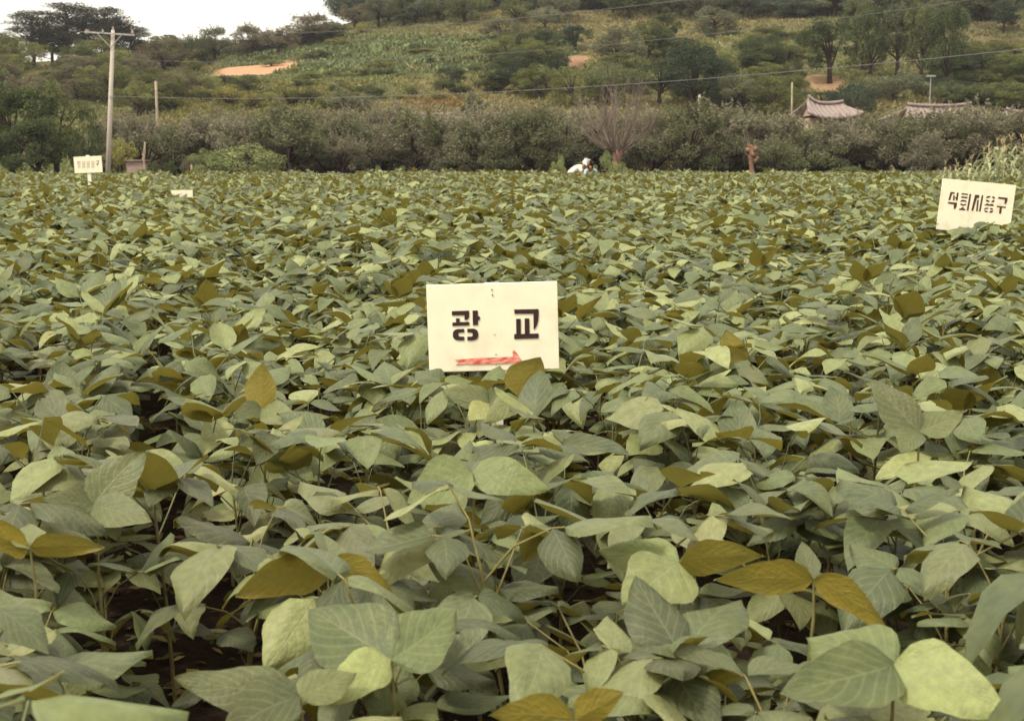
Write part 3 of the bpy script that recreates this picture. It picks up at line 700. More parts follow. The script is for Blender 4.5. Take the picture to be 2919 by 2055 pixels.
# ------------------------------------------------------------------ utility pole and wires
def utility_pole():
    Y = 62.6; t = at(322, 88, Y); b = at(308, 495, Y)
    k = (t.x-b.x)/(t.z-b.z); bx = b.x - k*b.z
    root = empty('utility_pole', (bx, Y, 0)); tag(root, 'tall pale concrete utility pole with a crossarm behind the left sign', 'utility pole')
    mb = MB(); mb.tube([(-k*.3, 0, -.3), (k*t.z*.5, 0, t.z*.5), (k*t.z, 0, t.z)], [.115, .10, .075], 14); mb.build('pole', M_CONC, root, True)
    az = at(322, 100, Y).z; ax = k*az; rz = R(0)
    l = at(243, 93, Y); rr = at(387, 102, Y); mb = MB()
    La = Vector((l.x-bx, -.16, l.z)); Lb = Vector((rr.x-bx, -.16, rr.z)); d = (Lb-La); ang = math.atan2(d.z, d.x)
    mb.box((La+Lb)/2, (d.length, .06, .07), Matrix.Rotation(-ang, 3, 'Y')); mb.build('crossarm', flat_mat('crossarm_wood', (.34, .31, .29), .8), root)
    for e in (at(281, 97, Y), at(352, 100, Y)):
        mb = MB(); q = at(318, 137, Y); mb.tube([(e.x-bx, -.2, e.z), (q.x-bx, -.14, q.z)], .022, 6); mb.build('brace', M_METAL, root)
    for x in (250, 296, 322, 380):
        e = at(x, 88 if x != 322 else 80, Y); mb = MB(); z0 = e.z-.16
        mb.tube([(e.x-bx, -.16 if x != 322 else 0, z0), (e.x-bx, -.16 if x != 322 else 0, z0+.06), (e.x-bx, -.16 if x != 322 else 0, z0+.10), (e.x-bx, -.16 if x != 322 else 0, z0+.2)], [.05, .07, .045, .04], 8)
        mb.build('insulator', flat_mat('insulator', (.3, .26, .22), .4), root)
    c = at(318, 277, Y); mb = MB(); mb.tube([(c.x-bx, 0, c.z-.05), (c.x-bx, 0, c.z+.05)], .12, 12); mb.build('clamp', M_METAL, root)
utility_pole()
M_WIRE = flat_mat('wire', (.15, .14, .14), .6, .05, 5)
def wire(x0, y0, pts, label, rad=.010):
    """pole end at Y=72, through photo points (x, y) whose distance falls as the line nears the camera on the right"""
    A = at(x0, y0, 62.6); P = [A]
    B = at(2919, 0, 40.)
    for x, y in pts:
        cx = (x-PW/2)/FPX/(math.cos(PITCH)+((PH/2-y)/FPX)*math.sin(PITCH))     # X/Y of this view ray
        # the wire's plan line from A to B
        dx, dy = B.x-A.x, B.y-A.y; t = (cx*A.y - A.x)/(dx - cx*dy)
        P.append(at(x, y, A.y + dy*t))
    # smooth sag: parabola through the points
    s = np.array([(Vector((p.x, p.y)) - Vector((A.x, A.y))).length for p in P]); z = np.array([p.z for p in P])
    co = np.polyfit(s, z, 2); L = s[-1]*1.35; u = Vector((B.x-A.x, B.y-A.y)).normalized(); pts3 = []
    off = A.z - np.polyval(co, 0)
    for i in range(61):
        q = L*i/60; pts3.append((A.x+u.x*q, A.y+u.y*q, np.polyval(co, q) + off*max(0, 1-q/6)))
    mb = MB(); mb.tube([Vector(p) - A for p in pts3], rad, 5); o = mb.build('utility_wire', M_WIRE, None, True); o.location = A
    tag(o, label, 'wire', 'overhead wires')
wire(322, 275, [(730, 284), (1460, 260), (1900, 233), (2400, 190), (2919, 143)], 'lowest and thickest overhead wire crossing the whole slope')
wire(387, 100, [(730, 96), (1100, 84), (1460, 55), (1930, 3)], 'highest overhead wire leaving the picture at the top edge', .008)
wire(322, 168, [(620, 180), (1100, 172), (1460, 152), (1850, 112), (2350, 62), (2700, 10)], 'middle overhead wire between the lowest and the highest', .0065)

# ------------------------------------------------------------------ tiled-roof houses
def roof_mat():
    m, n, o = newmat('roof_tiles'); p = N(n, 'ShaderNodeBsdfPrincipled'); p.inputs['Roughness'].default_value = .85
    tc = N(n, 'ShaderNodeTexCoord'); wv = N(n, 'ShaderNodeTexWave'); wv.inputs['Scale'].default_value = 1.1; wv.inputs['Distortion'].default_value = .4
    n.links.new(tc.outputs['Object'], wv.inputs[0]); nz = N(n, 'ShaderNodeTexNoise'); nz.inputs['Scale'].default_value = 3; nz.inputs['Detail'].default_value = 7
    n.links.new(tc.outputs['Object'], nz.inputs[0])
    c = mixc(n, (.17, .125, .11, 1), (.33, .26, .23, 1), nz.outputs[0]); c = mixc(n, c, (.16, .12, .10, 1), mixc(n, (0, 0, 0, 1), (.5, .5, .5, 1), wv.outputs[0]))
    n.links.new(c, p.inputs[0]); b = N(n, 'ShaderNodeBump'); b.inputs['Distance'].default_value = .05; n.links.new(wv.outputs[0], b.inputs['Height']); n.links.new(b.outputs[0], p.inputs['Normal'])
    n.links.new(p.outputs[0], o.inputs[0]); return m
M_ROOF = roof_mat(); M_PLASTER = flat_mat('mud_plaster', (.36, .28, .19), .95, .2, 2)
M_RIDGE = flat_mat('ridge_tiles', (.22, .17, .155), .9, .2, 3)
def house(x0, x1, yr, ye, Y, label, depth=4.5, hips=(1, 1), lift=(.35, .35), saddle=(0.35, .2)):
    """curved hip-and-gable roof: ridge at photo height yr, eave at ye, from x0 to x1"""
    a = at(x0, ye, Y); b = at(x1, ye, Y); ridge = at((x0+x1)/2, yr, Y+depth/2).z; eave = a.z; L = (b.x-a.x)/2; g = float(H((a.x+b.x)/2, Y+2))
    root = empty('tiled_roof_house', ((a.x+b.x)/2, Y+depth/2, g)); tag(root, label, 'house')
    nu, nv = 24, 10; hd = depth/2 + .5
    for sgn in (-1, 1):
        V = []; F = []
        for i in range(nu+1):
            u = -1 + 2*i/nu
            for j in range(nv+1):
                v = j/nv                                      # 0 ridge, 1 eave
                wx = L*(saddle[0]*0 + (.66 + .34*v**1.0)) ; x = u*wx
                zr = ridge + (lift[0] if u < 0 else lift[1])*abs(u)**2.6
                ze = eave + .30*abs(u)**3
                z = zr + (ze-zr)*(v**.72)
                V.append((x, sgn*hd*v, z-g))
        for i in range(nu):
            for j in range(nv):
                q = (i*(nv+1)+j, (i+1)*(nv+1)+j, (i+1)*(nv+1)+j+1, i*(nv+1)+j+1); F.append(q if sgn > 0 else q[::-1])
        mb = MB(); mb.add(V, F); o = mb.build('roof', M_ROOF, root, True); s = o.modifiers.new('t', 'SOLIDIFY'); s.thickness = .14
    mb = MB(); pts = [(u*L*.67, 0, ridge-g+.1+(lift[0] if u < 0 else lift[1])*abs(u)**2.6) for u in np.linspace(-1, 1, 17)]
    mb.tube(pts, .10, 6); mb.build('ridge', M_RIDGE, root, True)
    mb = MB(); mb.box((0, 0, (eave-g)/2-.1), (L*1.75, depth-.7, eave-g+.1)); wl = mb.build('wall', M_PLASTER, root)
    for s in (-1, 1):
        V = [(s*L*.64, -depth*.3, eave-g+.12), (s*L*.64, depth*.3, eave-g+.12), (s*L*.64, 0, ridge-g-.1)]; mb = MB(); mb.add(V + [(p[0]+s*.06, p[1], p[2]) for p in V], [(0, 1, 2), (3, 5, 4), (0, 3, 4, 1), (1, 4, 5, 2), (2, 5, 3, 0)]); mb.build('gable', M_PLASTER, root)
    for k in (-.5, .1, .55):
        mb = MB(); mb.box((k*L*1.2, -(depth-.7)/2-.02, (eave-g)*.48), (.8, .06, (eave-g)*.62)); mb.build('door', flat_mat('door_wood', (.12, .07, .045), .9), root)
house(2300, 2455, 299, 334, 80, 'house with an upswept grey-brown tiled roof between green bushes', lift=(.42, .1))
house(2570, 2850, 307, 348, 80, 'long house with a sagging grey-brown tiled roof behind the right shrub belt', lift=(.1, .15))
house(2870, 3080, 325, 365, 80, 'house with a pale roof corner at the right edge above the corn', lift=(.2, .2))
house(1130, 1320, 332, 352, 80, 'house with a low pinkish-grey roof barely above the shrub belt', lift=(.05, .05))

# ------------------------------------------------------------------ maize patch
M_MAIZE = crown_mat('maize_leaf', .3)
M_TASS = flat_mat('maize_tassel', (.42, .33, .17), .9)
def maize_proto(r):
    st = MB(); h = r.uniform(1.6, 1.95); st.tube([(0, 0, 0), (.02, 0, h*.6), (0, .02, h)], [.016, .012, .006], 5)
    leaves = []
    for i in range(9):
        z = h*(.18 + .085*i); a = i*math.pi + r.normal()*.6; L = r.uniform(.55, .8); V = []; F = []; W = .075
        for j in range(9):
            t = j/8; rr = L*(t - .28*t*t); zz = z + L*(.85*t - 1.25*t*t); wd = W*(1-t)**.6*(.5+.5*min(1, t*5))
            for s, dz in ((-1, .012), (0, 0), (1, .012)):
                V.append((math.cos(a)*rr - math.sin(a)*wd*s, math.sin(a)*rr + math.cos(a)*wd*s, zz+dz))
        for j in range(8):
            for s in range(2): F.append((j*3+s, j*3+s+1, j*3+s+4, j*3+s+3))
        leaves.append(np_mesh('maize_leaf', V, F, np.tile([[.34, .36, .20]], (len(V), 1))*(1+r.normal()*.15), smooth=True, mat=M_MAIZE))
    ts = MB()
    for k in range(7): a = r.uniform(0, 6.28); ts.tube([(0, .02, h-.02), (math.cos(a)*.04, math.sin(a)*.04, h+.12), (math.cos(a)*.1, math.sin(a)*.1, h+.2)], [.008, .006, .004], 4, False)
    return st.mesh('maize_stalk', M_STEM, True), leaves, ts.mesh('maize_tassel', M_TASS)
MZ = [maize_proto(rng) for _ in range(4)]
for i in range(56):
    x = rng.uniform(2690, 3060); Y = rng.uniform(37, 46); top = np.interp(x, [2690, 2780, 2840, 2919], [470, 430, 398, 402]) + rng.uniform(-14, 34)
    p = at(x, 520, Y); root = empty('maize_plant', (p.x, Y, 0), rng.uniform(0, 6.28))
    k = max(.6, at(x, top, Y).z/2.0); st, lv, ts = MZ[i % 4]
    link('stalk', st, root)
    for m_ in lv: link('leaf', m_, root)
    link('tassel', ts, root)
    root.scale = (k, k, k); tag(root, 'tall maize plant with arching leaves behind the right-hand sign', 'maize plant', 'maize growing behind the right-hand sign')

# ------------------------------------------------------------------ people
M_SKIN = flat_mat('tanned_skin', (.42, .17, .09), .6, .08, 20); M_SHIRT = flat_mat('white_shirt', (.74, .70, .60), .9, .06, 15)
M_SCARF = flat_mat('white_headscarf', (.74, .72, .68), .9, .05, 15); M_TROU = flat_mat('dark_trousers', (.06, .055, .06), .9, .2, 15)
M_BLUE = flat_mat('pale_blue_shirt', (.42, .56, .62), .9, .08, 15); M_HAIR = flat_mat('black_hair', (.02, .015, .015), .6, .2, 20)
def skin_obj(name, J, E, mat, parent, root=0, sub=2):
    me = bpy.data.meshes.new(name); me.from_pydata([j[0] for j in J], E, []); me.update(); me.materials.append(mat)
    o = link(name, me, parent); m = o.modifiers.new('skin', 'SKIN'); m.use_smooth_shade = True
    sv = me.skin_vertices[0].data
    for i, j in enumerate(J):
        r_ = j[1]; sv[i].radius = (r_, r_) if not isinstance(r_, tuple) else r_; sv[i].use_root = (i == root)
    s = o.modifiers.new('sub', 'SUBSURF'); s.levels = s.render_levels = sub; return o
def person(loc, rz, label, shirt, cap, group, bend=1.0):
    """Stooping figure facing +x in its own frame, feet at z=0, back bent forward, one arm reaching down to the crop."""
    root = empty('person', loc, rz); tag(root, label, 'person', group)
    P = dict(pel=(0, 0, .78), sp1=(.12, 0, .92), sp2=(.27, 0, 1.03), chest=(.42, 0, 1.09), neck=(.54, 0, 1.14), nk2=(.60, 0, 1.19), head=(.68, 0, 1.25), crown=(.70, 0, 1.33), nose=(.795, 0, 1.22), chin=(.745, 0, 1.15))
    J = [(P['pel'], .13), (P['sp1'], .125), (P['sp2'], .13), (P['chest'], .14), (P['neck'], .06), (P['nk2'], .055), (P['head'], .095), (P['crown'], .07), (P['nose'], .014), (P['chin'], .035)]
    E = [(0, 1), (1, 2), (2, 3), (3, 4), (4, 5), (5, 6), (6, 7), (6, 8), (6, 9)]
    arms = []
    for s in (-1, 1):
        n = len(J)
        sh = (.44, s*.19, 1.07); el = (.52, s*.24, .80) if s < 0 else (.40, s*.26, .80); wr = (.66, s*.16, .60) if s < 0 else (.60, s*.2, .58); pm = (.70, s*.15, .54) if s < 0 else (.65, s*.19, .52)
        J += [(sh, .06), (el, .042), (wr, .028), (pm, (.034, .02))]; E += [(3, n), (n, n+1), (n+1, n+2), (n+2, n+3)]
        for q in range(4):
            m = len(J); y = pm[1] + (q-1.5)*.02; ln = (.06, .075, .07, .055)[q]
            J += [((pm[0]+.03, y, pm[2]-.035), .009), ((pm[0]+.03+ln*.3, y, pm[2]-.035-ln*.7), .008), ((pm[0]+.02, y, pm[2]-.05-ln), .006)]; E += [(n+3, m), (m, m+1), (m+1, m+2)]
        m = len(J); J += [((pm[0]-.01, pm[1]-s*.035, pm[2]+.0), .010), ((pm[0]+.02, pm[1]-s*.045, pm[2]-.04), .008)]; E += [(n+3, m), (m, m+1)]
        arms.append((sh, el, wr))
    legs = []
    for s in (-1, 1):
        n = len(J); hp = (0, s*.10, .74); kn = (.16, s*.13, .44); an = (-.02 + .08*s, s*.12, .08); to = (an[0]+.16, s*.13, .035)
        J += [(hp, .095), (kn, .062), (an, .042), (to, (.045, .03))]; E += [(0, n), (n, n+1), (n+1, n+2), (n+2, n+3)]; legs.append((hp, kn, an))
    skin_obj('body', J, E, M_SKIN, root)
    J = [((-.08, 0, .76), .135), (P['sp1'], .155), (P['sp2'], .16), (P['chest'], .17), ((.50, 0, 1.12), .09)]; E = [(0, 1), (1, 2), (2, 3), (3, 4)]
    for sh, el, wr in arms:
        n = len(J); mid = tuple(a*.35+b*.65 for a, b in zip(sh, el)); J += [(sh, .085), (mid, .065)]; E += [(3, n), (n, n+1)]
    skin_obj('shirt', J, E, shirt, root)
    J = [((-.02, 0, .76), .15)]; E = []
    for hp, kn, an in legs:
        n = len(J); cuff = tuple(a*.2+b*.8 for a, b in zip(kn, an)); J += [(hp, .115), (kn, .085), (cuff, .065)]; E += [(0, n), (n, n+1), (n+1, n+2)]
    skin_obj('trousers', J, E, M_TROU, root)
    J = [((.665, 0, 1.30), .112), ((.68, 0, 1.34), .09), ((.60, 0, 1.22), .075), ((.645, 0, 1.20), .07)]; E = [(0, 1), (0, 2), (2, 3)]
    skin_obj('headscarf' if cap is M_SCARF else 'hair', J, E, cap, root)
    return root
b = at(1640, 500, 56.0)
person((b.x-.22, 56, -.12), R(-12), 'stooping person in a white shirt and white headscarf at the far field edge', M_SHIRT, M_SCARF, 'people working at the far field edge')
b = at(1690, 500, 56.8)
person((b.x-.05, 57.3, -.27), R(-95), 'crouching dark-haired person in pale blue beside the one in white', M_BLUE, M_HAIR, 'people working at the far field edge')

# ------------------------------------------------------------------ signs
M_BOARD = flat_mat('cream_paint', (.80, .745, .56), .6, .03, 18, dirt=(.68, .60, .43))
M_INK = flat_mat('black_paint', (.035, .014, .014), .7, .25, 60); M_INKB = flat_mat('brown_black_paint', (.075, .025, .02), .7, .3, 60)
M_FADED = flat_mat('faded_paint', (.52, .40, .33), .8, .2, 60); M_RUST = flat_mat('rust', (.25, .09, .03), .9, .2, 200)
def red_mat():
    m, n, o = newmat('red_brushed_paint'); p = N(n, 'ShaderNodeBsdfPrincipled'); p.inputs['Roughness'].default_value = .7
    tc = N(n, 'ShaderNodeTexCoord'); mp = N(n, 'ShaderNodeMapping'); mp.inputs['Scale'].default_value = (3, 1, 9); nz = N(n, 'ShaderNodeTexNoise'); nz.inputs['Scale'].default_value = 14; nz.inputs['Detail'].default_value = 6
    n.links.new(tc.outputs['Object'], mp.inputs[0]); n.links.new(mp.outputs[0], nz.inputs[0]); r = N(n, 'ShaderNodeMapRange'); r.inputs[1].default_value = .35; r.inputs[2].default_value = .68; n.links.new(nz.outputs[0], r.inputs[0])
    n.links.new(mixc(n, (.58, .07, .045, 1), (.74, .40, .29, 1), r.outputs[0]), p.inputs[0]); n.links.new(p.outputs[0], o.inputs[0]); return m
M_RED = red_mat()
def poly_mesh(name, polys, mat, depth=.0015, y=-.012):
    """flat painted shapes: polys in board metres (x, z), each a thin slab lying on the board face"""
    me = bpy.data.meshes.new(name); V = []; F = []
    for P in polys:
        a = sum(P[i][0]*P[(i+1) % len(P)][1]-P[(i+1) % len(P)][0]*P[i][1] for i in range(len(P)))
        if a < 0: P = P[::-1]
        n = len(V); k = len(P)
        V += [(x, y, z) for x, z in P] + [(x, y+depth, z) for x, z in P]
        F.append(tuple(n+i for i in range(k)))
        F += [(n+i, n+k+i, n+k+(i+1) % k, n+(i+1) % k) for i in range(k)]
    me.from_pydata(V, [], F); me.update(); me.materials.append(mat); return me
def affine(TL, ex, ey, w_, h_):
    det = ex[0]*ey[1]-ex[1]*ey[0]
    def f(p):
        dx, dy = p[0]-TL[0], p[1]-TL[1]; u = (dx*ey[1]-dy*ey[0])/det; v = (ex[0]*dy-ex[1]*dx)/det
        return (u*w_ - w_/2, h_/2 - v*h_)
    return f
def sign(name, px_tl, px_tr, h_ratio, Y, label, group, yaw=0., post_w=.05, above=0.0):
    a = at(*px_tl, Y); b = at(*px_tr, Y); d = b-a; w_ = d.length; roll = math.atan2(d.z, d.x); h_ = w_*h_ratio
    down = Vector((math.sin(roll), 0, -math.cos(roll))); c = (a+b)/2 + down*h_/2
    root = empty(name, (c.x, Y, 0)); root.rotation_euler = (0, 0, yaw); tag(root, label, 'sign', group)
    bd = MB(); bd.box((0, 0, 0), (w_, .018, h_)); o = bd.build('board', M_BOARD, root); o.location = (0, 0, c.z); o.rotation_euler = (0, -roll, 0)
    bv = o.modifiers.new('b', 'BEVEL'); bv.width = .002; bv.segments = 2
    # post behind the board, leaning with it, down into the soil
    M = Matrix.Rotation(-roll, 3, 'Y'); pm = MB(); L = c.z + .1; top = h_/2 + above
    pm.box(M @ Vector((0, .020, (top - L)/2)) + Vector((0, 0, c.z)), (post_w, .02, L+top), M); pm.build('post', M_BOARD, root)
    return root, o, w_, h_
S1, S1B, w1, h1 = sign('field_sign', (1215, 813), (1588, 802), .672, 4.9, 'white board with two bold black characters and a red arrow in mid field', 'white signs standing in the bean field')
f = affine((262, 295), (1506, -45), (31, 1013), w1, h1); g_ = lambda P: [f(p) for p in P]
K1 = [[(557,592),(755,585),(757,655),(745,680),(725,692),(704,694),(702,638),(558,640)], [(603,676),(645,675),(648,718),(757,716),(757,755),(563,763),(563,724),(606,721)],
      [(795,585),(855,583),(857,650),(880,655),(878,690),(858,695),(858,750),(800,755)],
      [(697,797),(620,799),(585,812),(568,840),(567,885),(580,910),(605,925),(640,931),(697,930),(697,888),(645,886),(632,875),(630,850),(642,838),(697,836)],
      [(735,796),(810,795),(842,808),(858,832),(860,885),(848,912),(820,925),(790,931),(735,930),(735,888),(785,886),(798,874),(798,850),(786,838),(735,836)]]
K2 = [[(1275,572),(1555,567),(1557,640),(1552,700),(1540,750),(1522,785),(1500,806),(1497,620),(1278,622)], [(1297,680),(1350,680),(1352,856),(1300,860)], [(1395,677),(1448,675),(1452,853),(1398,856)],
      [(1275,858),(1557,850),(1557,905),(1275,915)]]
f1 = lambda P: [f(p) for p in P]
o = link('characters', poly_mesh('characters', [f1(p) for p in K1], M_INK), S1B); o = link('characters', poly_mesh('characters', [f1(p) for p in K2[:1]+K2[3:]], M_INK), S1B)
link('characters', poly_mesh('characters', [f1(p) for p in K2[1:3]], M_INK, y=-.0123), S1B)
link('arrow', poly_mesh('arrow', [f1([(590,1155),(700,1148),(850,1136),(1100,1130),(1262,1118),(1255,1062),(1275,1043),(1312,1085),(1350,1145),(1365,1165),(1330,1215),(1285,1260),(1268,1195),(1100,1202),(900,1208),(770,1210),(720,1205),(600,1217),(640,1185)])], M_RED), S1B)
def dot(p, r_): return [(f(p)[0]+r_*math.cos(k*.785), f(p)[1]+r_*math.sin(k*.785)) for k in range(8)]
for p_, r_ in (((1018, 343), .0026), ((1025, 403), .0028), ((1050, 862), .0018), ((1065, 1095), .002), ((1067, 1215), .0015)): link('nail', poly_mesh('nail', [dot(p_, r_)], M_RUST, .002, -.0128), S1B)

S2, S2B, w2, h2 = sign('field_sign', (2687.5, 509), (2896, 528.5), .69, 15.5, 'white board with five dark stencilled characters, tilted, at the right edge', 'white signs standing in the bean field', post_w=.07)
f = affine((590, 330), (1405, 130), (-88, 969), w2, h2)
Q = [[(745,585),(825,595),(820,625),(775,622),(745,745),(708,740)], [(800,650),(830,655),(825,748),(795,745)], [(865,600),(900,603),(885,752),(852,750),(856,718),(838,712),(842,682),(860,686)],
     [(705,775),(878,790),(875,860),(850,905),(820,915),(818,825),(703,808)],
     [(960,608),(1083,622),(1080,645),(955,635)], [(955,668),(1075,680),(1068,710),(950,695)], [(940,770),(955,742),(990,733),(1040,745),(1062,765),(1058,780),(1020,770),(990,765),(960,775)],
     [(937,805),(962,805),(985,820),(1015,820),(1055,808),(1050,835),(1005,850),(955,838)], [(925,900),(962,902),(975,875),(1008,880),(1015,905),(1045,912),(1040,937),(922,928)], [(1110,625),(1142,630),(1103,940),(1068,937)],
     [(1215,640),(1300,645),(1295,705),(1255,705),(1192,945),(1158,940)], [(1262,735),(1292,740),(1280,955),(1250,952)], [(1345,648),(1374,652),(1338,957),(1304,955)],
     [(1430,690),(1450,665),(1512,665),(1508,690),(1462,700),(1440,708)], [(1545,668),(1590,680),(1602,715),(1568,715),(1545,692)], [(1425,730),(1460,740),(1500,755),(1495,778),(1440,772)], [(1592,735),(1590,780),(1540,785),(1535,760),(1562,742)],
     [(1410,820),(1435,822),(1445,802),(1475,808),(1485,822),(1520,822),(1530,808),(1560,820),(1582,835),(1580,855),(1408,842)],
     [(1402,925),(1405,900),(1430,885),(1485,888),(1482,905),(1440,912)], [(1398,942),(1432,940),(1472,952),(1475,972),(1430,972)], [(1515,892),(1560,897),(1580,925),(1552,930),(1515,912)], [(1578,945),(1562,978),(1505,980),(1505,958),(1545,942)],
     [(1665,680),(1842,700),(1838,770),(1808,825),(1788,815),(1790,730),(1660,715)], [(1645,850),(1818,868),(1815,892),(1740,885),(1735,1000),(1690,998),(1700,882),(1642,872)]]
for grp in (Q[:4], Q[4:10], Q[10:13], Q[13:22], Q[22:]): link('characters', poly_mesh('characters', [[f(p) for p in q] for q in grp], M_INKB), S2B)

S3, S3B, w3, h3 = sign('field_sign', (209.5, 448), (289, 444.5), .585, 37.0, 'small white board on a visible post before the left trees, lettering faded', 'white signs standing in the bean field', post_w=.085, above=.03)
def rect(x0, y0, x1, y1): return [(x0, y0), (x1, y0), (x1, y1), (x0, y1)]
f = affine((245, 140), (400, -15), (12, 225), w3, h3)
for k, x in enumerate((300, 366, 432, 498)):
    q = [rect(x, 198, x+44, 208), rect(x, 218, x+12, 240), rect(x+32, 214, x+44, 242), rect(x+5, 246, x+40, 255), rect(x, 264, x+44, 272), rect(x+2, 278, x+42, 286), rect(x+17, 222, x+26, 242)]
    link('characters', poly_mesh('characters', [[f(p) for p in z] for z in q], M_FADED), S3B)
link('characters', poly_mesh('characters', [[f(p) for p in z] for z in ([(572, 192), (606, 190), (606, 222), (596, 222), (595, 200), (572, 202)], [(568, 232), (608, 230), (608, 240), (592, 241), (591, 262), (582, 262), (582, 241), (568, 242)])], flat_mat('grey_paint', (.16, .15, .17), .8)), S3B)
link('characters', poly_mesh('characters', [[f(p) for p in rect(300, 203, 322, 214)]], flat_mat('blue_paint', (.14, .22, .34), .8), y=-.0135), S3B)
S4, S4B, w4, h4 = sign('field_sign', (488, 543), (549, 542), .68, 31.0, 'white board sunk almost completely in the leaves, only its top edge showing', 'white signs standing in the bean field')

# ------------------------------------------------------------------ soybean crop
SR = np.random.default_rng(11)
def leaflet_grid(r, L, W, nu, nv, fold, droop, wave, curl):
    """ovate pointed blade, base at origin, tip towards +y, upper face +z -> V, F, UV"""
    V = []; UV = []; p1, p2 = r.uniform(0, 6.28, 2); bend = r.normal()*.12; e1, e2 = r.uniform(0, 6.28, 2); asym = 1 + r.normal()*.07
    for j in range(nv+1):
        t = j/nv
        wd = W/2*(math.sin(math.pi*min(1, t**.66))**.80 if 0 < t < 1 else 0.0); wd = wd*(1 - .12*t) + (.002 if j == 0 else 0)
        for i in range(nu+1):
            s = -1 + 2*i/nu; x = wd*s*(asym if s > 0 else 2-asym)*(1 + .05*math.sin(11*t+(e1 if s > 0 else e2)) + .025*math.sin(23*t+e2*s))
            z = fold*abs(x) - droop*L*t*t + wave*L*(math.sin(7.5*t + p1 + 1.2*s)*.5*abs(s)**1.3 + .45*math.sin(4.5*t+p2)*s*s*t) - curl*W*(abs(s)**3)*.5
            V.append((x + bend*L*t*t, t*L*(1 - .18*droop*t), z)); UV.append((.5+.5*s, t))
    F = [(j*(nu+1)+i, j*(nu+1)+i+1, (j+1)*(nu+1)+i+1, (j+1)*(nu+1)+i) for j in range(nv) for i in range(nu)]
    return np.array(V), np.array(F), np.array(UV)
def rnd_leaflet(r, nu, nv, kL=1.0):
    L = r.uniform(.124, .184)*kL; W = L*r.uniform(.60, .76)
    return leaflet_grid(r, L, W, nu, nv, r.uniform(-.14, .34), r.uniform(-.02, .45), r.uniform(.03, .085), r.uniform(-.1, .35))
def rotm(az, pitch, roll):
    return np.array(Matrix.Rotation(-az, 3, 'Z') @ Matrix.Rotation(pitch, 3, 'X') @ Matrix.Rotation(roll, 3, 'Y'))
def petiole_pts(r, up, outw):
    p0 = np.zeros(3); p1 = np.array([r.normal()*.01, outw*.42, up*.62]); p2 = np.array([r.normal()*.01, outw, up])
    return [p0, (p0+p1)*.5+np.array([0, .004, .006]), p1, p2]
def tri_layout(r):
    """petiole plus the placement of its three leaflets, in a frame whose +y points outward"""
    up = r.uniform(.06, .19); ow = r.uniform(.05, .15); pts = petiole_pts(r, up, ow); tip = pts[-1]
    base_p = R(r.normal(-6, 9)); base_r = R(r.normal(0, 9)); flip = r.uniform() < .17
    out_ = []
    for k, (az, off) in enumerate(((R(r.normal(0, 10)), .022), (R(r.normal(-88, 14)), .004), (R(r.normal(88, 14)), .004))):
        pit = base_p*(1 if k == 0 else .25) + R(r.normal(-4, 11)) + (R(r.uniform(30, 60)) if flip else 0); rol = R(r.normal(0, 11)) + base_r*(1 if k == 0 else .4)
        d = np.array([math.sin(az), math.cos(az), .15])*off
        out_.append((tip + d, az, pit, rol, .92 if k else 1.0))
    return pts, tip, out_
NLV = 22
LEAFLETS = []
for i in range(NLV):
    V, F, UV = rnd_leaflet(SR, 8, 10); c = np.tile([[i/NLV*.93, SR.uniform(), 0]], (len(V), 1))
    LEAFLETS.append(np_mesh('leaflet', V, F, c, UV, True, M_SOY))
def tube_np(pts, r0, r1, n=5):
    mb = MB(); k = len(pts); mb.tube([tuple(p) for p in pts], [r0+(r1-r0)*i/(k-1) for i in range(k)], n, False); return mb
LAYOUTS = []
for i in range(26):
    pts, tip, lay = tri_layout(SR)
    mb = tube_np(pts, .0026, .0019); mb.tube([tuple(tip), tuple(lay[0][0])], [.0019, .0015], 5, False)
    LAYOUTS.append((mb.mesh('petiole', M_STEM, True), lay, [int(q) for q in SR.integers(0, NLV, 3)]))
# joined trifoliate leaves for the plants further out (same shapes, coarser)
def tri_joined(r, nu, nv, pet=True, kL=1.0):
    pts, tip, lay = tri_layout(r); Vs, Fs, Us, Cs = [], [], [], []; n = 0
    for p, az, pi_, ro, sc in lay:
        V, F, UV = rnd_leaflet(r, nu, nv, kL*sc); V = V @ rotm(az, pi_, ro).T + p
        Vs.append(V); Fs.append(F+n); Us.append(UV); Cs.append(np.tile([[r.uniform()*.93, r.uniform(), 0]], (len(V), 1))); n += len(V)
    if pet:
        mb = tube_np(pts, .0026, .0019, 3); V = np.array(mb.v); Vs.append(V); Fs.append(np.array(mb.f)+n); Us.append(np.zeros((len(V), 2)) + .5); Cs.append(np.tile([[.6, 0, 0]], (len(V), 1)))
    return np.concatenate(Vs), np.concatenate(Fs), np.concatenate(Us), np.concatenate(Cs)
MID = []
for i in range(30):
    V, F, UV, Cc = tri_joined(SR, 6, 7); MID.append(np_mesh('trifoliate_leaf', V, F, Cc, UV, True, M_SOY))

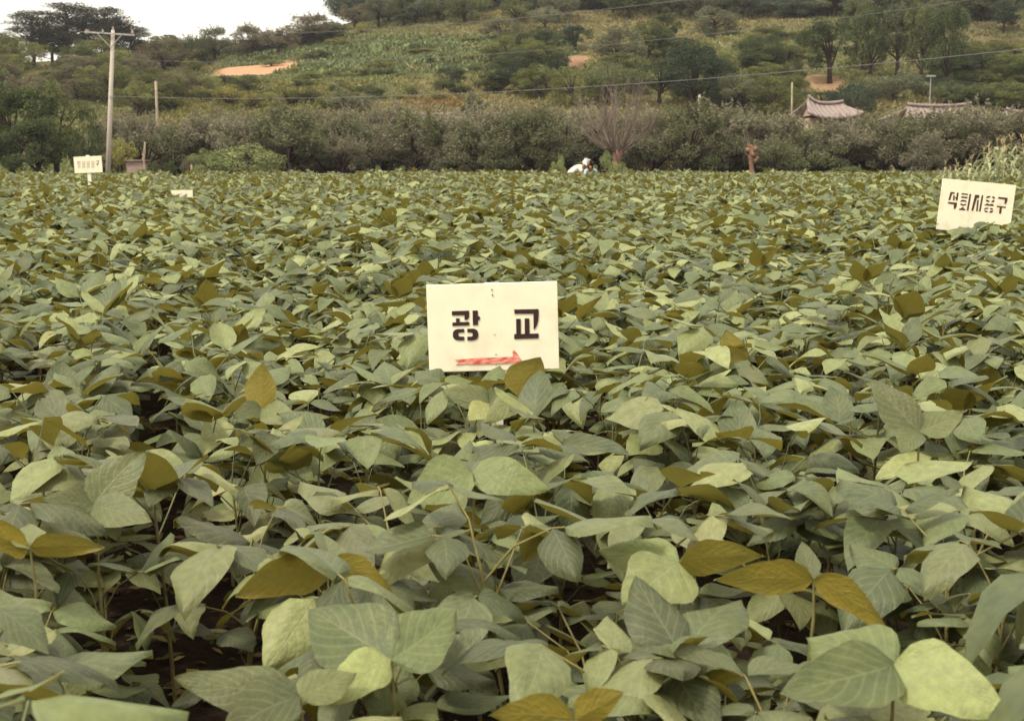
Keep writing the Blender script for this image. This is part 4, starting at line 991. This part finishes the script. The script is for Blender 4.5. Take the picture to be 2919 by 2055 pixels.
ROW_A = R(-14)
def rowphase(X, Y):
    u = X*math.cos(ROW_A) - Y*math.sin(ROW_A); return u/.66
def canopy(X, Y):
    X = np.asarray(X, float); Y = np.asarray(Y, float)
    h = .635 + .045*wav(X, Y, 1.7, 2) + .035*wav(X, Y, .8, 5)
    u = X*math.cos(ROW_A) - Y*math.sin(ROW_A) + .12*wav(X, Y, 2.5, 1)
    for k, dp in ((-3, .13), (-2, .10), (-1, .10), (0, .20), (1, .05), (2, .11), (3, .08)): h = h - dp*np.clip(Y/6.5, .15, 1.5)*np.exp(-((u - .80 - 2.3*k)/.27)**2)      # sunken furrows between beds
    # the crop stands lower in front of the boards so that they stay readable
    return h
CAPS = [(1190, 1610, 1062, 4.9, 2.3, .02), (2660, 2910, 640, 15.5, 7.0, -.035), (190, 310, 528, 37., 12., -.06), (470, 566, 553, 31., 15., -.12)]
def cap_for_signs(X, Y, h):
    for (px0, px1, pb, yd, rng_, up_) in CAPS:
        x, _ = proj(X, Y, .6)
        if px0 < x < px1 and yd-rng_ < Y < yd+.06:
            zl = at(1460, pb, Y).z; h = min(h, max(.30, zl + up_))
    return h
def plants(y0, y1, dens_gap, half):
    """plant positions in rows"""
    P = []; ca, sa = math.cos(ROW_A), math.sin(ROW_A); um = y1*1.2+8
    for ri in range(int(-um/.66), int(um/.66)):
        u = (ri + .5)*.66; v = -2.0
        # row direction is (sa, ca); offset direction (ca, -sa)
        for k in range(int((y1+12)/dens_gap)):
            v = -6 + k*dens_gap + SR.normal()*.05; uu = u + SR.normal()*.15
            X = uu*ca + v*sa; Y = -uu*sa + v*ca
            if y0 <= Y < y1 and abs(X) < half(Y): P.append((X, Y))
    return P
HEROES = [  # junction px, distance, label, leaflets: (tip x, tip y, depth change, width/length, side, lift)
 ((1475, 1130), 4.45, 'soybean plant with a raised mustard leaf back in front of the arrow board', [(1535, 1012, .03, 1.05, 'u'), (1375, 1190, -.08, .6, 't')]),
 ((1395, 1150), 4.5, 'soybean plant whose leaves hide the post of the arrow board', [(1270, 1085, .0, .62, 't'), (1440, 1082, .06, .55, 't'), (1470, 1185, -.08, .7, 't'), (1340, 1195, -.1, .7, 't')]),
 ((745, 1165), 4.2, 'soybean plant holding one upright pointed mustard leaf left of the arrow board', [(752, 1030, .03, .70, 'u'), (660, 1175, -.08, .6, 't'), (850, 1180, -.08, .6, 't')]),
 ((2548, 1895), 1.95, 'soybean plant with very large pale leaves in the lower right corner', [(2232, 1990, -.10, .62, 't'), (2890, 1985, -.10, .66, 't'), (2300, 1790, .13, .80, 't')]),
 ((945, 1600), 2.55, 'soybean plant with two large drooping mustard leaf backs left of centre', [(600, 1660, -.02, .55, 'u'), (1145, 1668, -.02, .50, 'u'), (930, 1520, .12, .7, 'u')]),
 ((1115, 1880), 2.15, 'soybean plant with rounded pale leaves low in the centre', [(870, 1715, .10, .78, 't'), (1340, 1740, .08, .72, 't'), (930, 1965, -.1, .6, 't')]),
 ((1345, 1345), 3.15, 'soybean plant with a bright pair of leaves on a tall visible stem', [(1150, 1410, -.08, .72, 't'), (1582, 1360, -.05, .55, 't'), (1350, 1300, .14, .7, 't')]),
 ((1935, 1600), 2.6, 'soybean plant with a pale yellow-green leaf pointing down at right of centre', [(1790, 1715, -.13, .85, 't'), (2160, 1560, .05, .5, 'u'), (1700, 1560, .10, .5, 't')]),
 ((265, 1440), 2.95, 'soybean plant with a broad grey-green upright leaf at the left', [(385, 1262, .06, .68, 't'), (120, 1420, -.05, .6, 't'), (420, 1470, -.08, .6, 't')]),
 ((2100, 1050), 5.2, 'soybean plant with a raised mustard leaf back on the right side', [(2060, 945, .05, .9, 'u'), (2200, 1060, -.05, .6, 't'), (1990, 1075, -.06, .6, 't')]),
 ((855, 1985), 2.0, 'soybean plant with long dusty grey leaves in the lower left', [(405, 1925, -.03, .46, 't'), (1010, 1900, .08, .6, 't'), (600, 2040, -.12, .55, 't')]),
 ((85, 1560), 2.7, 'soybean plant with a pale-topped stalk at the left edge', [(-90, 1500, .05, .55, 'u'), (300, 1540, .05, .42, 'u'), (60, 1480, .10, .6, 't')]),
 ((1640, 2050), 1.82, 'soybean plant with mustard leaf backs along the bottom edge', [(1780, 1975, .02, .7, 'u'), (1400, 2010, .04, .55, 'u'), (1620, 2130, -.1, .6, 't')]),
 ((2620, 1230), 3.5, 'soybean plant with long pointed blue-green leaves at the right', [(2470, 1075, .08, .55, 't'), (2760, 1180, .05, .55, 't'), (2560, 1275, -.1, .6, 't')]),
 ((2320, 1650), 2.5, 'soybean plant with arching mustard leaves right of centre', [(1960, 1640, .02, .42, 'u'), (2560, 1760, -.05, .42, 'u'), (2270, 1530, .08, .45, 't')]),
]
for (jx, jy), d_, _l, lv_ in HEROES:
    xs_ = [t_[0] for t_ in lv_] + [jx]; CAPS.append((min(xs_) - 10, max(xs_) + 10, max(t_[1] for t_ in lv_), d_, .9, -.01))
near = plants(-1.6, 13.0, .165, lambda y: .36*max(y, 0)*1.35 + 2.6)
near = [p for p in near if not (abs(p[0]) < .33 and -.3 < p[1] < .75)]
def in_view(p):
    x0, y0 = proj(p[0], p[1], .62); return p[1] > .9 and -90 < x0 < PW+90 and y0 < PH+420
HPOS = [at(jx, jy, d_) for (jx, jy), d_, _l, lv_ in HEROES]
near = [p for p in near if not any((p[0]-q.x)**2 + (p[1]-q.y)**2 < .012 for q in HPOS)]
vis = sorted([p for p in near if in_view(p)], key=lambda p: p[1]); IND = vis[:300-len(HEROES)]; ind_set = set(IND)
print('visible near', len(vis), 'individual range', IND[0][1], IND[-1][1])
def blocked_by_sign(X, Y): return abs(Y-4.9) < .07 and 1160 < proj(X, Y, .5)[0] < 1640
SPECIAL = {}
for i, (X, Y) in enumerate(IND):
    if abs(Y-4.9) < .24 and 1120 < proj(X, Y, .5)[0] < 1690: Y = 5.16 if Y > 4.9 else 4.62
    h = float(canopy(X, Y)) + SR.normal()*.055; h = cap_for_signs(X, Y, h)
    dd_ = max(0., min(1., .9 - (Y-2.0)*.35 - X*.35 + SR.normal()*.3)); dust = (1 - .04*dd_, 1 - .13*dd_, 1 - .06*dd_, 1)      # dusty greyer leaves on some plants
    detail = i < 26
    root = empty('soybean_plant', (X, Y, 0), SR.uniform(0, 6.28))
    tag(root, 'soybean plant with broad three-part grey-green leaves in the near bean rows', 'soybean plant', 'soybean plants of the near rows')
    mb = MB(); lean = SR.normal(size=2)*.03; sh = max(.2, h-.12)
    mb.tube([(0, 0, -.02), (lean[0]*.4, lean[1]*.4, sh*.5), (lean[0], lean[1], sh)], [.0058, .0046, .003], 6, False)
    mb.build('stem', M_STEM, root, True)
    nl = 11 if detail else 8; az = SR.uniform(0, 6.28)
    for k in range(nl):
        q = (k+.6)/nl; z = sh*(.22 + .78*q**.75); az += 2.4 + SR.normal()*.3; sc = (.80 + .30*q + SR.normal()*.07)*(.93 if k == nl-1 else 1)
        if k == nl-1: sc *= .9
        loc = (lean[0]*z/sh, lean[1]*z/sh, z)
        if detail:
            pm, lay, ids = LAYOUTS[SR.integers(len(LAYOUTS))]
            lf = link('leaf', pm, root); lf.location = loc; lf.rotation_euler = (0, 0, az); lf.scale = (sc,)*3
            for (p, a_, pi_, ro, s_), li in zip(lay, ids):
                ll = link('leaflet', LEAFLETS[(li+k) % NLV], lf); ll.color = dust
                ll.location = tuple(p); ll.rotation_euler = Matrix(rotm(a_, pi_ + SR.normal()*.12, ro + SR.normal()*.12).tolist()).to_euler(); ll.scale = (s_,)*3
        else:
            lf = link('leaf', MID[SR.integers(len(MID))], root); lf.color = dust; lf.location = loc; lf.rotation_euler = (SR.normal()*.1, SR.normal()*.1, az); lf.scale = (sc*1.04,)*3

# plants whose pose can be read in the photograph
for ((jx, jy), d_, lb, lv_), J in zip(HEROES, HPOS):
    root = empty('soybean_plant', (J.x, J.y, 0)); tag(root, lb, 'soybean plant', 'soybean plants of the near rows')
    z = J.z; mb = MB(); zn = max(.12, z-.16)
    mb.tube([(.02, .03, -.02), (.01, .02, zn*.5), (0, .02, zn)], [.006, .005, .0038], 7, False); mb.build('stem', M_STEM, root, True)
    pm = MB(); pm.tube([(0, .02, zn), (.004, .012, (zn+z)/2), (0, 0, z)], [.0036, .0028, .0022], 6, False)
    lf = link('leaf', pm.mesh('petiole', M_STEM, True), root)
    for (tx, ty, dd, wl, side) in lv_:
        T_ = at(tx, ty, d_+dd) - J; L = min(T_.length, .185); yv = T_.normalized()
        n_ = (Vector((0, 0, CAMZ)) - J).normalized(); n_ = (n_ if side == 't' else -n_) + Vector((0, 0, .55)); zv = (n_ - yv*n_.dot(yv)).normalized()
        V, F, UV = leaflet_grid(SR, L, L*wl, 10, 12, SR.uniform(.02, .25), SR.uniform(.02, .18), SR.uniform(.02, .05), SR.uniform(-.05, .15))
        c = np.tile([[SR.uniform(.25, .9), SR.uniform(0, .4), 0]], (len(V), 1)); ll = link('leaflet', np_mesh('leaflet', V, F, c, UV, True, M_SOY), lf)
        ll.color = (1.12, 1.12, 1.0, 1) if side == 't' and any(q_ in lb for q_ in ('corner', 'rounded pale', 'bright pair', 'yellow-green')) else (1.1, 1.02, .95, 1)
        xv = yv.cross(zv); Mt = Matrix((xv, yv, zv)).transposed(); ll.location = (0, 0, z); ll.rotation_euler = Mt.to_euler()
    az = SR.uniform(0, 6.28)
    for k in range(6):
        zz = zn*(.35+.1*k); az += 2.4; pmx, lay, ids = LAYOUTS[SR.integers(len(LAYOUTS))]
        lf = link('leaf', pmx, root); lf.location = (.01, .02, zz); lf.rotation_euler = (0, 0, az); lf.scale = (.8,)*3
        for (p, a_, pi_, ro, s_), li in zip(lay, ids):
            ll = link('leaflet', LEAFLETS[li], lf); ll.location = tuple(p); ll.rotation_euler = Matrix(rotm(a_, pi_, ro).tolist()).to_euler(); ll.scale = (s_,)*3

NICK = ['the raised leaf before the arrow board', 'the leaves hiding the arrow board post', 'the upright pointed mustard leaf', 'the very large pale corner leaves', 'the two drooping mustard leaf backs', 'the rounded pale central leaves', 'the bright leaf pair on a tall stem',
        'the pale down-pointing leaf', 'the broad upright grey-green leaf', 'the raised mustard leaf at right', 'the long dusty grey leaves', 'the pale-topped stalk', 'the mustard leaf backs at the bottom edge', 'the long pointed blue-green leaves', 'the arching mustard leaves']
near_by = {}
for q in [o for o in scene.objects if o.get('category') == 'soybean plant' and o['label'].startswith('soybean plant with broad three-part')]:
    k_ = min(range(len(HPOS)), key=lambda i_: (HPOS[i_].x-q.location.x)**2 + (HPOS[i_].y-q.location.y)**2); dx, dy = q.location.x-HPOS[k_].x, q.location.y-HPOS[k_].y
    if math.hypot(dx, dy) < .62: near_by.setdefault((k_, ('right of' if dx > 0 else 'left of') if abs(dx) > abs(dy) else ('behind' if dy > 0 else 'in front of')), []).append((math.hypot(dx, dy), q))
for (k_, rel), L_ in near_by.items():
    for i_, (_, q) in enumerate(sorted(L_, key=lambda z: z[0])[:6]): q['label'] = 'soybean plant %s %s %s' % (('just', 'second', 'third', 'fourth', 'fifth', 'sixth')[i_], rel, NICK[k_])

# the rest of the field as one mass
def mass():
    r = SR; VV, FF, UU, CC = [], [], [], []; n = 0
    def put(P, protos, nl, hfun, zr=(.22, 1.0), sc0=1.0):
        nonlocal n
        P = np.array(P); m = len(P)
        h = np.array([cap_for_signs(x, y, float(hh)) for x, y, hh in zip(P[:, 0], P[:, 1], hfun(P[:, 0], P[:, 1]) + r.normal(size=m)*.035)])
        sh = np.maximum(.18, h-.12)
        X = np.repeat(P[:, 0], nl); Y = np.repeat(P[:, 1], nl); SH = np.repeat(sh, nl); k = np.tile(np.arange(nl), m)
        q = (k+.6)/nl; Z = SH*(zr[0] + (zr[1]-zr[0])*q**.8); A = r.uniform(0, 6.28, len(X)); S = (.82 + .28*q + r.normal(size=len(X))*.07)*sc0
        pick = r.integers(0, len(protos), len(X))
        for pi_, (V, F, U, Cc) in enumerate(protos):
            s = np.where(pick == pi_)[0]
            if not len(s): continue
            c, sn = np.cos(A[s]), np.sin(A[s]); sc = S[s]
            vx = (V[None, :, 0]*c[:, None] - V[None, :, 1]*sn[:, None])*sc[:, None] + X[s][:, None]
            vy = (V[None, :, 0]*sn[:, None] + V[None, :, 1]*c[:, None])*sc[:, None] + Y[s][:, None]
            vz = V[None, :, 2]*sc[:, None] + Z[s][:, None]
            W_ = np.stack([vx, vy, vz], 2).reshape(-1, 3); b = (np.arange(len(s))*len(V) + n)[:, None, None]
            VV.append(W_); FF.append((F[None] + b).reshape(-1, 4)); UU.append(np.tile(U, (len(s), 1)))
            cc = np.tile(Cc, (len(s), 1)); cc[:, 0] = np.mod(cc[:, 0] + np.repeat(r.uniform(0, 1, len(s)), len(V)), .97); CC.append(cc); n += len(W_)
    pn = [tri_joined(r, 4, 5, True, 1.05) for _ in range(24)]
    rest = [p for p in near if p not in ind_set and not blocked_by_sign(*p)]
    put(rest, pn, 9, canopy)
    pm = [tri_joined(r, 2, 4, False, 1.20) for _ in range(30)]
    put(plants(13.0, 26.0, .155, lambda y: .36*y*1.15 + 2), pm, 8, canopy)
    pf = [tri_joined(r, 3, 3, False, 1.36) for _ in range(30)]
    put(plants(26.0, 61.0, .19, lambda y: .36*y*1.1 + 3), pf, 5, canopy, (.62, 1.0))
    V = np.concatenate(VV); F = np.concatenate(FF); print('mass faces', len(F))
    o = link('soybean_crop', np_mesh('soybean_crop', V, F, np.concatenate(CC), np.concatenate(UU), True, M_SOYF))
    tag(o, 'dense green soybean crop filling the rest of the flat field', 'crop', kind='stuff')
mass()
print('objects', len(scene.objects))
